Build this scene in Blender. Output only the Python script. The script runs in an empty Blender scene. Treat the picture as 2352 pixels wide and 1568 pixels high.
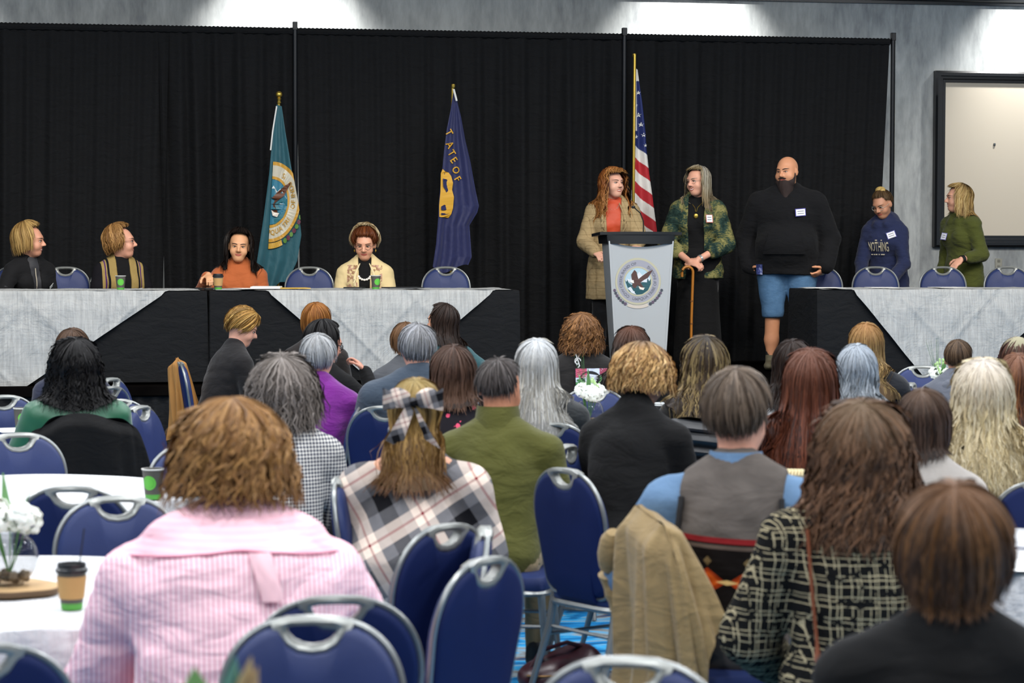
import bpy, math, random
import numpy as np
from mathutils import Vector, Matrix
from mathutils.geometry import tessellate_polygon

# ------------------------------------------------------------------ camera, light, exposure
scene = bpy.context.scene
col = scene.collection
IMG_W, IMG_H, FPX = 2352, 1568, 5500.0
YAW, PITCH, ROLL = math.radians(10.6), math.radians(2.52), math.radians(0.12)
CAMZ = 1.79
cam_data = bpy.data.cameras.new('camera')
cam = bpy.data.objects.new('camera', cam_data)
col.objects.link(cam)
scene.camera = cam
cam_data.sensor_width = 23.52
cam_data.lens = FPX / IMG_W * 23.52
cam_data.clip_end = 200
cam.location = (0, 0, CAMZ)
CAMR = Matrix.Rotation(-YAW, 3, 'Z') @ Matrix.Rotation(math.pi / 2 - PITCH, 3, 'X') @ Matrix.Rotation(ROLL, 3, 'Z')
cam.rotation_euler = CAMR.to_euler()
cam_data.dof.use_dof = True
cam_data.dof.focus_distance = 19.8
cam_data.dof.aperture_fstop = 3.6

vs = scene.view_settings
vs.view_transform = 'Standard'
vs.look = 'None'
vs.gamma = 1
vs.use_curve_mapping = False
vs.exposure = -0.2

world = bpy.data.worlds.new('room_ambient')
scene.world = world
world.use_nodes = True
world.node_tree.nodes['Background'].inputs[0].default_value = (0.97, 0.98, 1.0, 1)
world.node_tree.nodes['Background'].inputs[1].default_value = 0.13

def lamp(name, kind, loc, energy, color, size=0.5, target=None, spot=None, blend=0.5):
    d = bpy.data.lights.new(name, kind)
    d.energy = energy
    d.color = color
    if kind == 'AREA':
        d.shape = 'DISK'
        d.size = size
    else:
        d.shadow_soft_size = size
    if spot:
        d.spot_size = math.radians(spot)
        d.spot_blend = blend
    o = bpy.data.objects.new(name, d)
    col.objects.link(o)
    o.location = loc
    if target is not None:
        o.rotation_euler = (Vector(target) - Vector(loc)).to_track_quat('-Z', 'Y').to_euler()
    return o

# recessed ceiling lamps over the audience (cool) and over the stage (warm)
CEIL = 5.6
for ix in range(-2, 4):
    for iy in range(0, 5):
        lamp('ceiling_lamp', 'AREA', (ix * 2.9 + 1.5, 1.5 + iy * 3.6, CEIL - 0.06), 122, (0.99, 0.99, 1.0), 0.6)
for ix in range(-3, 6):
    x = ix * 1.9 + 1.8
    lamp('stage_lamp', 'SPOT', (x, 15.0, CEIL - 0.1), 380, (1.0, 0.90, 0.77), 0.12, (x, 20.4, 1.6), 62, 0.8)

def ray(px, py):
    return CAMR @ Vector(((px - IMG_W / 2) / FPX, (IMG_H / 2 - py) / FPX, -1))
def at_depth(px, py, d):
    return Vector((0, 0, CAMZ)) + ray(px, py) * d
def at_y(px, py, Y):
    r = ray(px, py)
    return Vector((0, 0, CAMZ)) + r * (Y / r.y)
def at_z(px, py, z):
    r = ray(px, py)
    return Vector((0, 0, CAMZ)) + r * ((z - CAMZ) / r.z)
def azimuth(px):
    r = ray(px, 542)
    return math.atan2(r.x, r.y)

STAGE_Z, STAGE_Y, DRAPE_Y, WALL_Y = 0.60, 19.1, 21.9, 23.4
# downlights that graze the back wall above the drape
for px in (-230, 655, 1585, 2400):
    p = at_y(px, -40, WALL_Y)
    lamp('wall_downlight', 'SPOT', (p.x, WALL_Y - 0.75, 4.95), 850, (1.0, 0.98, 0.95), 0.05, (p.x, WALL_Y - 0.05, 3.2), 80, 0.95)

# ------------------------------------------------------------------ helpers
def tag(o, label=None, cat=None, group=None, kind=None):
    if label: o['label'] = label
    if cat: o['category'] = cat
    if group: o['group'] = group
    if kind: o['kind'] = kind
    return o

def empty(name, loc=(0, 0, 0), rz=0.0):
    o = bpy.data.objects.new(name, None)
    o.empty_display_size = 0.1
    col.objects.link(o)
    o.location = loc
    o.rotation_euler = (0, 0, rz)
    return o

def new_obj(name, mesh, parent=None):
    o = bpy.data.objects.new(name, mesh)
    col.objects.link(o)
    if parent is not None: o.parent = parent
    return o

def np_mesh(name, V, Fq, mat=None, smooth=True, colors=None, parent=None, Ft=None):
    """mesh from numpy arrays: V (n,3), quads (m,4), optional tris (k,3), optional per vertex rgb"""
    me = bpy.data.meshes.new(name)
    V = np.asarray(V, np.float32)
    Fq = np.asarray(Fq, np.int32).reshape(-1, 4) if Fq is not None else np.zeros((0, 4), np.int32)
    Ft = np.asarray(Ft, np.int32).reshape(-1, 3) if Ft is not None else np.zeros((0, 3), np.int32)
    me.vertices.add(len(V))
    me.vertices.foreach_set('co', V.ravel())
    nl = Fq.size + Ft.size
    me.loops.add(nl)
    me.loops.foreach_set('vertex_index', np.concatenate([Fq.ravel(), Ft.ravel()]).astype(np.int32))
    me.polygons.add(len(Fq) + len(Ft))
    starts = np.concatenate([np.arange(len(Fq)) * 4, Fq.size + np.arange(len(Ft)) * 3]).astype(np.int32)
    me.polygons.foreach_set('loop_start', starts)
    me.update(calc_edges=True)
    me.validate()
    if smooth:
        me.polygons.foreach_set('use_smooth', np.ones(len(me.polygons), bool))
    if colors is not None:
        a = me.color_attributes.new('Col', 'FLOAT_COLOR', 'POINT')
        c = np.ones((len(V), 4), np.float32)
        c[:, :3] = colors
        a.data.foreach_set('color', c.ravel())
    if mat is not None: me.materials.append(mat)
    return new_obj(name, me, parent)

def link_copy(o, parent=None, name=None):
    c = o.copy()
    col.objects.link(c)
    c.parent = parent
    for ch in [k for k in o.children]:
        link_copy(ch, c)
    return c

class MB:
    """collects simple shapes and builds them as one mesh"""
    def __init__(s):
        s.v, s.f = [], []
    def add(s, V, F):
        b = len(s.v)
        s.v += [tuple(p) for p in V]
        s.f += [tuple(i + b for i in f) for f in F]
        return s
    def box(s, c, d, bev=0.0, M=None):
        x, y, z = [k / 2 for k in d]
        if bev <= 0:
            V = [Vector((sx * x, sy * y, sz * z)) for sz in (-1, 1) for sy in (-1, 1) for sx in (-1, 1)]
            F = [(0, 2, 3, 1), (4, 5, 7, 6), (0, 1, 5, 4), (2, 6, 7, 3), (0, 4, 6, 2), (1, 3, 7, 5)]
        else:
            V, F, idx = [], [], {}
            for sx in (-1, 1):
                for sy in (-1, 1):
                    for sz in (-1, 1):
                        for ax in range(3):
                            p = [sx * (x - bev), sy * (y - bev), sz * (z - bev)]
                            p[ax] = (sx * x, sy * y, sz * z)[ax]
                            idx[(sx, sy, sz, ax)] = len(V)
                            V.append(Vector(p))
            g = lambda a, b, c_, ax: idx[(a, b, c_, ax)]
            for k in (-1, 1):
                F.append([g(k, -1, -1, 0), g(k, 1, -1, 0), g(k, 1, 1, 0), g(k, -1, 1, 0)][::k])
                F.append([g(-1, k, -1, 1), g(-1, k, 1, 1), g(1, k, 1, 1), g(1, k, -1, 1)][::k])
                F.append([g(-1, -1, k, 2), g(1, -1, k, 2), g(1, 1, k, 2), g(-1, 1, k, 2)][::k])
            for a in (-1, 1):
                for b in (-1, 1):
                    F.append([g(a, b, -1, 0), g(a, b, 1, 0), g(a, b, 1, 1), g(a, b, -1, 1)][::-a * b])
                    F.append([g(a, -1, b, 0), g(a, 1, b, 0), g(a, 1, b, 2), g(a, -1, b, 2)][::a * b])
                    F.append([g(-1, a, b, 1), g(1, a, b, 1), g(1, a, b, 2), g(-1, a, b, 2)][::-a * b])
                    for e in (-1, 1):
                        F.append([g(a, b, e, 0), g(a, b, e, 1), g(a, b, e, 2)][::a * b * e])
        c = Vector(c)
        V = [(M @ p if M is not None else p) + c for p in V]
        return s.add(V, F)
    def tube(s, pts, r, n=8, cap=True, up=(0, 0, 1), flat=1.0, closed=False):
        pts = [Vector(p) for p in pts]
        m = len(pts)
        rr = r if hasattr(r, '__len__') else [r] * m
        V, F = [], []
        for i, p in enumerate(pts):
            if closed: t = pts[(i + 1) % m] - pts[i - 1]
            else: t = pts[min(i + 1, m - 1)] - pts[max(i - 1, 0)]
            t.normalize()
            u = Vector(up)
            if abs(t.dot(u)) > 0.95: u = Vector((1, 0, 0)) if abs(t.x) < .9 else Vector((0, 1, 0))
            a = t.cross(u).normalized()
            b = a.cross(t).normalized()
            for k in range(n):
                w = 2 * math.pi * k / n
                V.append(p + a * math.cos(w) * rr[i] + b * math.sin(w) * rr[i] * flat)
        for i in range(m if closed else m - 1):
            j = (i + 1) % m
            for k in range(n):
                F.append((i * n + k, i * n + (k + 1) % n, j * n + (k + 1) % n, j * n + k))
        if cap and not closed:
            F.append(tuple(range(n))[::-1])
            F.append(tuple((m - 1) * n + k for k in range(n)))
        return s.add(V, F)
    def lathe(s, prof, n=24, c=(0, 0, 0), cap=True):
        V, F = [], []
        for r, z in prof:
            for k in range(n):
                w = 2 * math.pi * k / n
                V.append((c[0] + r * math.cos(w), c[1] + r * math.sin(w), c[2] + z))
        for i in range(len(prof) - 1):
            for k in range(n):
                F.append((i * n + k, i * n + (k + 1) % n, (i + 1) * n + (k + 1) % n, (i + 1) * n + k))
        if cap:
            if prof[0][0] > 1e-4: F.append(tuple(range(n))[::-1])
            if prof[-1][0] > 1e-4: F.append(tuple((len(prof) - 1) * n + k for k in range(n)))
        return s.add(V, F)
    def ell(s, c, r, nu=12, nv=8, M=None):
        V, F = [], []
        c = Vector(c)
        for j in range(nv + 1):
            th = math.pi * j / nv
            for k in range(nu):
                w = 2 * math.pi * k / nu
                p = Vector((r[0] * math.sin(th) * math.cos(w), r[1] * math.sin(th) * math.sin(w), r[2] * math.cos(th)))
                V.append((M @ p if M is not None else p) + c)
        for j in range(nv):
            for k in range(nu):
                F.append((j * nu + k, (j + 1) * nu + k, (j + 1) * nu + (k + 1) % nu, j * nu + (k + 1) % nu))
        return s.add(V, F)
    def grid(s, fn, nu, nv):
        V = [fn(i / nu, j / nv) for j in range(nv + 1) for i in range(nu + 1)]
        F = [(j * (nu + 1) + i, j * (nu + 1) + i + 1, (j + 1) * (nu + 1) + i + 1, (j + 1) * (nu + 1) + i) for j in range(nv) for i in range(nu)]
        return s.add(V, F)
    def poly(s, pts2, fn):
        """flat polygon given in 2D, mapped to 3D by fn"""
        t = tessellate_polygon([[Vector((p[0], p[1], 0)) for p in pts2]])
        return s.add([fn(*p) for p in pts2], [tuple(k) for k in t])
    def prism(s, pts2, fn, h0, h1):
        """closed outline in 2D extruded between two offsets; fn(a, b, h)"""
        n = len(pts2)
        V = [fn(a, b, h0) for a, b in pts2] + [fn(a, b, h1) for a, b in pts2]
        t = tessellate_polygon([[Vector((p[0], p[1], 0)) for p in pts2]])
        F = [tuple(k)[::-1] for k in t] + [tuple(i + n for i in k) for k in t]
        F += [(i, (i + 1) % n, n + (i + 1) % n, n + i) for i in range(n)]
        return s.add(V, F)
    def build(s, name, mat, parent=None, smooth=True, sharp=40):
        me = bpy.data.meshes.new(name)
        me.from_pydata([tuple(p) for p in s.v], [], s.f)
        me.update()
        if smooth:
            me.polygons.foreach_set('use_smooth', np.ones(len(me.polygons), bool))
            if sharp and hasattr(me, 'set_sharp_from_angle'):
                me.set_sharp_from_angle(angle=math.radians(sharp))
        if mat is not None: me.materials.append(mat)
        return new_obj(name, me, parent)

# ------------------------------------------------------------------ materials
def srgb(h):
    h = h.lstrip('#')
    c = [int(h[i:i + 2], 16) / 255 for i in (0, 2, 4)]
    return tuple(x / 12.92 if x <= 0.04045 else ((x + 0.055) / 1.055) ** 2.4 for x in c)

class NT:
    def __init__(s, name, rough=0.6, metal=0.0, spec=0.5):
        s.m = bpy.data.materials.new(name)
        s.m.use_nodes = True
        s.nt = s.m.node_tree
        s.b = s.nt.nodes['Principled BSDF']
        s.b.inputs['Roughness'].default_value = rough
        s.b.inputs['Metallic'].default_value = metal
        s.b.inputs['Specular IOR Level'].default_value = spec
    def node(s, t): return s.nt.nodes.new(t)
    def put(s, sock, v):
        if v is None: return
        if isinstance(v, bpy.types.NodeSocket): s.nt.links.new(v, sock)
        elif hasattr(v, '__len__'):
            sock.default_value = (*v, 1)[:4] if len(sock.default_value) == 4 else v
        else: sock.default_value = v
    def coord(s, kind='Object'):
        return s.node('ShaderNodeTexCoord').outputs[kind]
    def xyz(s, kind='Object'):
        n = s.node('ShaderNodeSeparateXYZ')
        s.put(n.inputs[0], s.coord(kind))
        return n.outputs[0], n.outputs[1], n.outputs[2]
    def vec(s, x, y, z):
        n = s.node('ShaderNodeCombineXYZ')
        for i, v in enumerate((x, y, z)): s.put(n.inputs[i], v)
        return n.outputs[0]
    def mapped(s, scale, rot=(0, 0, 0), kind='Object', src=None):
        n = s.node('ShaderNodeMapping')
        s.put(n.inputs[0], src if src is not None else s.coord(kind))
        n.inputs['Scale'].default_value = scale
        n.inputs['Rotation'].default_value = rot
        return n.outputs[0]
    def math(s, op, a, b=None, c=None):
        n = s.node('ShaderNodeMath')
        n.operation = op
        for i, v in enumerate((a, b, c)): s.put(n.inputs[i], v)
        return n.outputs[0]
    def noise(s, scale, vec=None, detail=3, rough=0.5, dist=0.0):
        n = s.node('ShaderNodeTexNoise')
        s.put(n.inputs['Vector'], vec if vec is not None else s.coord())
        n.inputs['Scale'].default_value = scale
        n.inputs['Detail'].default_value = detail
        n.inputs['Roughness'].default_value = rough
        n.inputs['Distortion'].default_value = dist
        return n.outputs[0]
    def ramp(s, fac, stops, interp='LINEAR'):
        n = s.node('ShaderNodeValToRGB')
        n.color_ramp.interpolation = interp
        e = n.color_ramp.elements
        while len(e) < len(stops): e.new(0.5)
        for k, (p, c) in zip(e, stops):
            k.position = p
            k.color = (*c, 1) if len(c) == 3 else c
        s.put(n.inputs[0], fac)
        return n.outputs[0]
    def mix(s, fac, a, b, blend='MIX'):
        n = s.node('ShaderNodeMix')
        n.data_type = 'RGBA'
        n.blend_type = blend
        s.put(n.inputs[0], fac)
        s.put(n.inputs[6], a)
        s.put(n.inputs[7], b)
        return n.outputs[2]
    def attr(s, name='Col'):
        n = s.node('ShaderNodeAttribute')
        n.attribute_name = name
        return n.outputs['Color']
    def band(s, coord, period, lo, hi):
        """1 where fract(coord/period) lies in lo..hi"""
        f = s.math('FRACT', s.math('DIVIDE', coord, period))
        return s.math('MULTIPLY', s.math('GREATER_THAN', f, lo), s.math('LESS_THAN', f, hi))
    def color(s, v): s.put(s.b.inputs['Base Color'], v); return s
    def bump(s, h, strength=0.3, dist=0.01):
        n = s.node('ShaderNodeBump')
        n.inputs['Strength'].default_value = strength
        n.inputs['Distance'].default_value = dist
        s.put(n.inputs['Height'], h)
        s.put(s.b.inputs['Normal'], n.outputs[0])
        return s
    def set(s, key, v): s.put(s.b.inputs[key], v); return s

_mats = {}
def plain(name, hexc, rough=0.6, metal=0.0, spec=0.5, var=0.0, **kw):
    if name in _mats: return _mats[name]
    n = NT(name, rough, metal, spec)
    c = srgb(hexc)
    if var:
        f = n.noise(kw.get('vscale', 6.0), detail=4)
        n.color(n.mix(f, tuple(k * (1 - var) for k in c), tuple(min(1, k * (1 + var)) for k in c)))
    else: n.color(c)
    for k, v in kw.items():
        if k in ('vscale',): continue
        n.set(k, v)
    _mats[name] = n.m
    return n.m

def cloth(name, hexc, rough=0.85, var=0.18, weave=350, wrinkle=0.35, sheen=0.15):
    """woven fabric: colour variation, fine weave and soft wrinkles in relief"""
    if name in _mats: return _mats[name]
    n = NT(name, rough, 0, 0.25)
    c = srgb(hexc)
    f = n.noise(9, detail=4)
    n.color(n.mix(f, tuple(k * (1 - var) for k in c), tuple(min(1, k * (1 + var)) for k in c)))
    w = n.noise(7, n.mapped((1, 1, 2.2)), 3, 0.55, 0.6)
    fine = n.noise(weave, detail=1)
    n.bump(n.math('ADD', w, n.math('MULTIPLY', fine, 0.05)), wrinkle, 0.03)
    n.set('Sheen Weight', sheen)
    _mats[name] = n.m
    return n.m
# ------------------------------------------------------------------ smooth solid modelling (signed distance + surface nets)
def A(*v): return np.array(v, np.float64)

def prim_sd(P, pr):
    if pr[0] == 'cone':
        _, a, b, r1, r2 = pr[:5]
        ba = b - a
        pa = P - a
        L = float(ba @ ba) + 1e-12
        h = np.clip((pa @ ba) / L, 0, 1)
        d = pa - h[..., None] * ba
        return np.sqrt((d * d).sum(-1)) - (r1 + (r2 - r1) * h)
    _, c, r, R = pr[:4]
    q = (P - c) @ R            # columns of R are the ellipsoid's axes
    k0 = np.sqrt(((q / r) ** 2).sum(-1))
    k1 = np.sqrt(((q / (r * r)) ** 2).sum(-1)) + 1e-9
    return k0 * (k0 - 1) / k1

def prim_box(pr):
    if pr[0] == 'cone':
        _, a, b, r1, r2 = pr[:5]
        m = max(r1, r2)
        return np.minimum(a, b) - m, np.maximum(a, b) + m
    m = max(pr[2])
    return pr[1] - m, pr[1] + m

def smin(a, b, k):
    h = np.clip(0.5 + 0.5 * (b - a) / k, 0, 1)
    return b * (1 - h) + a * h - k * h * (1 - h)

def eval_prims(P, prims):
    F = np.full(P.shape[:-1], 9.0)
    for pr in prims:
        d = prim_sd(P, pr)
        F = np.maximum(F, -d) if pr[-1] == 'sub' else smin(F, d, pr[-2])
    return F

def inflate(prims, e):
    out = []
    for pr in prims:
        if pr[-1] == 'sub': continue
        if pr[0] == 'cone': out.append(('cone', pr[1], pr[2], pr[3] + e, pr[4] + e, pr[-2], pr[-1]))
        else: out.append(('ell', pr[1], pr[2] + e, pr[3], pr[-2], pr[-1]))
    return out

class Field:
    def __init__(s, prims, h, pad=0.05, zones=None, hz=None):
        """grid of step h; with zones, the height steps are hz except within the given z ranges"""
        lo = np.min([prim_box(p)[0] for p in prims], 0) - pad
        hi = np.max([prim_box(p)[1] for p in prims], 0) + pad
        s.ax = [np.arange(lo[k], hi[k] + h, h) for k in range(3)]
        if zones:
            z, out = lo[2], []
            while z < hi[2] + h:
                out.append(z)
                z += h if any(a <= z <= b for a, b in zones) else hz
            s.ax[2] = np.array(out)
        s.n = np.array([len(a) for a in s.ax])
        s.F = np.full(s.n, 0.3, np.float32)
        s.add(prims)
    def sub(s, lo, hi):
        i0 = [max(0, int(np.searchsorted(s.ax[k], lo[k])) - 1) for k in range(3)]
        i1 = [min(int(s.n[k]), int(np.searchsorted(s.ax[k], hi[k])) + 1) for k in range(3)]
        sl = tuple(slice(a, b) for a, b in zip(i0, i1))
        ax = [s.ax[k][i0[k]:i1[k]] for k in range(3)]
        return sl, np.stack(np.meshgrid(*ax, indexing='ij'), -1)
    def add(s, prims):
        for pr in prims:
            lo, hi = prim_box(pr)
            m = 0.05 + pr[-2]
            sl, P = s.sub(lo - m, hi + m)
            if P.size == 0: continue
            d = prim_sd(P, pr)
            s.F[sl] = np.maximum(s.F[sl], -d) if pr[-1] == 'sub' else smin(s.F[sl], d, pr[-2])
    def grid(s):
        return np.meshgrid(*s.ax, indexing='ij', sparse=True)
    def mesh(s):
        F = s.F
        F[[0, -1]] = 0.3; F[:, [0, -1]] = 0.3; F[:, :, [0, -1]] = 0.3
        S = F < 0
        c = [(i, j, k) for i in (0, 1) for j in (0, 1) for k in (0, 1)]
        n = [m - 1 for m in F.shape]
        cnt = sum(S[i:i + n[0], j:j + n[1], k:k + n[2]].astype(np.int8) for i, j, k in c)
        act = (cnt > 0) & (cnt < 8)
        I = np.argwhere(act)
        idx = np.full(act.shape, -1, np.int32)
        idx[act] = np.arange(len(I))
        pos = np.zeros((len(I), 3)); num = np.zeros(len(I))
        val = {q: F[I[:, 0] + q[0], I[:, 1] + q[1], I[:, 2] + q[2]] for q in c}
        for q in c:
            for ax in range(3):
                if q[ax]: continue
                q2 = tuple(1 if a == ax else v for a, v in enumerate(q))
                a, b = val[q], val[q2]
                m = (a < 0) != (b < 0)
                t = np.where(m, a / np.where(m, a - b, 1), 0)
                for d in range(3):
                    pos[:, d] += np.where(m, q[d] + (t if d == ax else 0), 0)
                num += m
        V = I + pos / num[:, None]
        V = np.stack([np.interp(V[:, k], np.arange(s.n[k]), s.ax[k]) for k in range(3)], 1)
        faces = []
        for ax in range(3):
            u, v = (ax + 1) % 3, (ax + 2) % 3
            sl0 = [slice(1, -1)] * 3; sl0[ax] = slice(0, -1)
            sl1 = [slice(1, -1)] * 3; sl1[ax] = slice(1, None)
            a, b = S[tuple(sl0)], S[tuple(sl1)]
            E = np.argwhere(a != b)
            inside = a[tuple(E.T)]
            E = E + 1; E[:, ax] -= 1
            def cell(du, dv):
                K = E.copy(); K[:, u] += du; K[:, v] += dv
                return idx[K[:, 0], K[:, 1], K[:, 2]]
            q = np.stack([cell(-1, -1), cell(0, -1), cell(0, 0), cell(-1, 0)], 1)
            q[~inside] = q[~inside][:, ::-1]
            faces.append(q)
        return V, np.concatenate(faces)

def fold_noise(seed, n=7, scale=14.0, stretch=(1, 1, 1)):
    rg = np.random.RandomState(seed)
    W = rg.normal(size=(n, 3)) * scale * np.array(stretch)
    ph = rg.uniform(0, 6.28, n)
    def f(X, Y, Z):
        t = 0
        for w, p in zip(W, ph):
            t = t + np.sin(X * w[0] + Y * w[1] + Z * w[2] + p)
        return t / n
    return f

def ortho(d, hint):
    d = d / (np.linalg.norm(d) + 1e-9)
    n = hint - d * (hint @ d)
    n = n / (np.linalg.norm(n) + 1e-9)
    return d, n, np.cross(d, n)

def rotm(yaw=0, pitch=0, roll=0):
    """yaw to the figure's left, pitch down, roll to its right; degrees"""
    return np.array((Matrix.Rotation(math.radians(yaw), 3, 'Z') @ Matrix.Rotation(-math.radians(pitch), 3, 'X') @ Matrix.Rotation(math.radians(roll), 3, 'Y')))

I3 = np.eye(3)
def hand_prims(W, d, palm, side_sign, curl=0.5, hs=1.0, spread=1.0):
    """palm and five fingers; palm: direction the palm faces"""
    d, n, l = ortho(d, palm)
    l = l * side_sign                       # towards the thumb
    R = np.stack([d, l, n], 1)
    P = [('ell', W + d * .048 * hs, A(.052, .040, .017) * hs, R, .012, 'hand')]
    for i, (o, ln) in enumerate(((.028, .92), (.010, 1.0), (-.009, .95), (-.026, .78))):
        p = W + (d * .082 + l * o * spread) * hs
        ang = 0.15 + 0.25 * curl
        dd = d + l * (o * 2.5 * spread)
        dd = dd / np.linalg.norm(dd)
        for sg, r0, r1 in ((.042, .0095, .0088), (.027, .0088, .008), (.021, .008, .0065)):
            v = dd * math.cos(ang) + n * math.sin(ang)
            q = p + v * sg * ln * hs
            P.append(('cone', p, q, r0 * hs, r1 * hs, .005, 'hand'))
            p = q
            ang += 1.25 * curl
    p = W + (d * .02 + l * .030) * hs
    v = d * .55 + l * .75 + n * .25
    for sg in (.038, .03, .024):
        v = v / np.linalg.norm(v)
        q = p + v * sg * hs
        P.append(('cone', p, q, .012 * hs, .0095 * hs, .008, 'hand'))
        p = q
        v = v + d * .35 + n * .4 * curl - l * .25
    return P

def head_prims(C, R, male=False, hs=1.0, ear=True, nose=1.0, fat=0.0):
    def e(c, r, k=.02, rot=I3, tg='head'): return ('ell', C + R @ (A(*c) * hs), A(*r) * hs, R @ rot, k, tg)
    def c(a, b, r1, r2, k=.012, tg='head'): return ('cone', C + R @ (A(*a) * hs), C + R @ (A(*b) * hs), r1 * hs, r2 * hs, k, tg)
    j = 1.08 if male else 1.0
    P = [e((0, -.014, .03), (.076, .098, .088), .03),
         e((0, .026, -.03), (.060 * j + fat, .064, .082), .03),
         e((0, .050, -.086), (.034 * j + fat, .032, .027), .03),
         e((-.036, .052, -.032), (.030 + fat, .030, .030), .02), e((.036, .052, -.032), (.030 + fat, .030, .030), .02),
         e((0, .070, .032), (.050, .022, .018), .02),
         ('ell', C + R @ (A(-.031, .107, .006) * hs), A(.017, .018, .011) * hs, R, .02, 'sub'),
         ('ell', C + R @ (A(.031, .107, .006) * hs), A(.017, .018, .011) * hs, R, .02, 'sub'),
         c((0, .086, .014), (0, .110 * (1 + .03 * (nose - 1)), -.020), .007, .0115 * nose),
         e((-.011, .096, -.026), (.010, .012, .008), .008), e((.011, .096, -.026), (.010, .012, .008), .008)]
    if ear:
        for s in (-1, 1):
            P.append(e((s * .077, -.008, -.004), (.010, .020, .032), .006, np.array(Matrix.Rotation(s * .35, 3, 'Z')), 'ear'))
    return P

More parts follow.
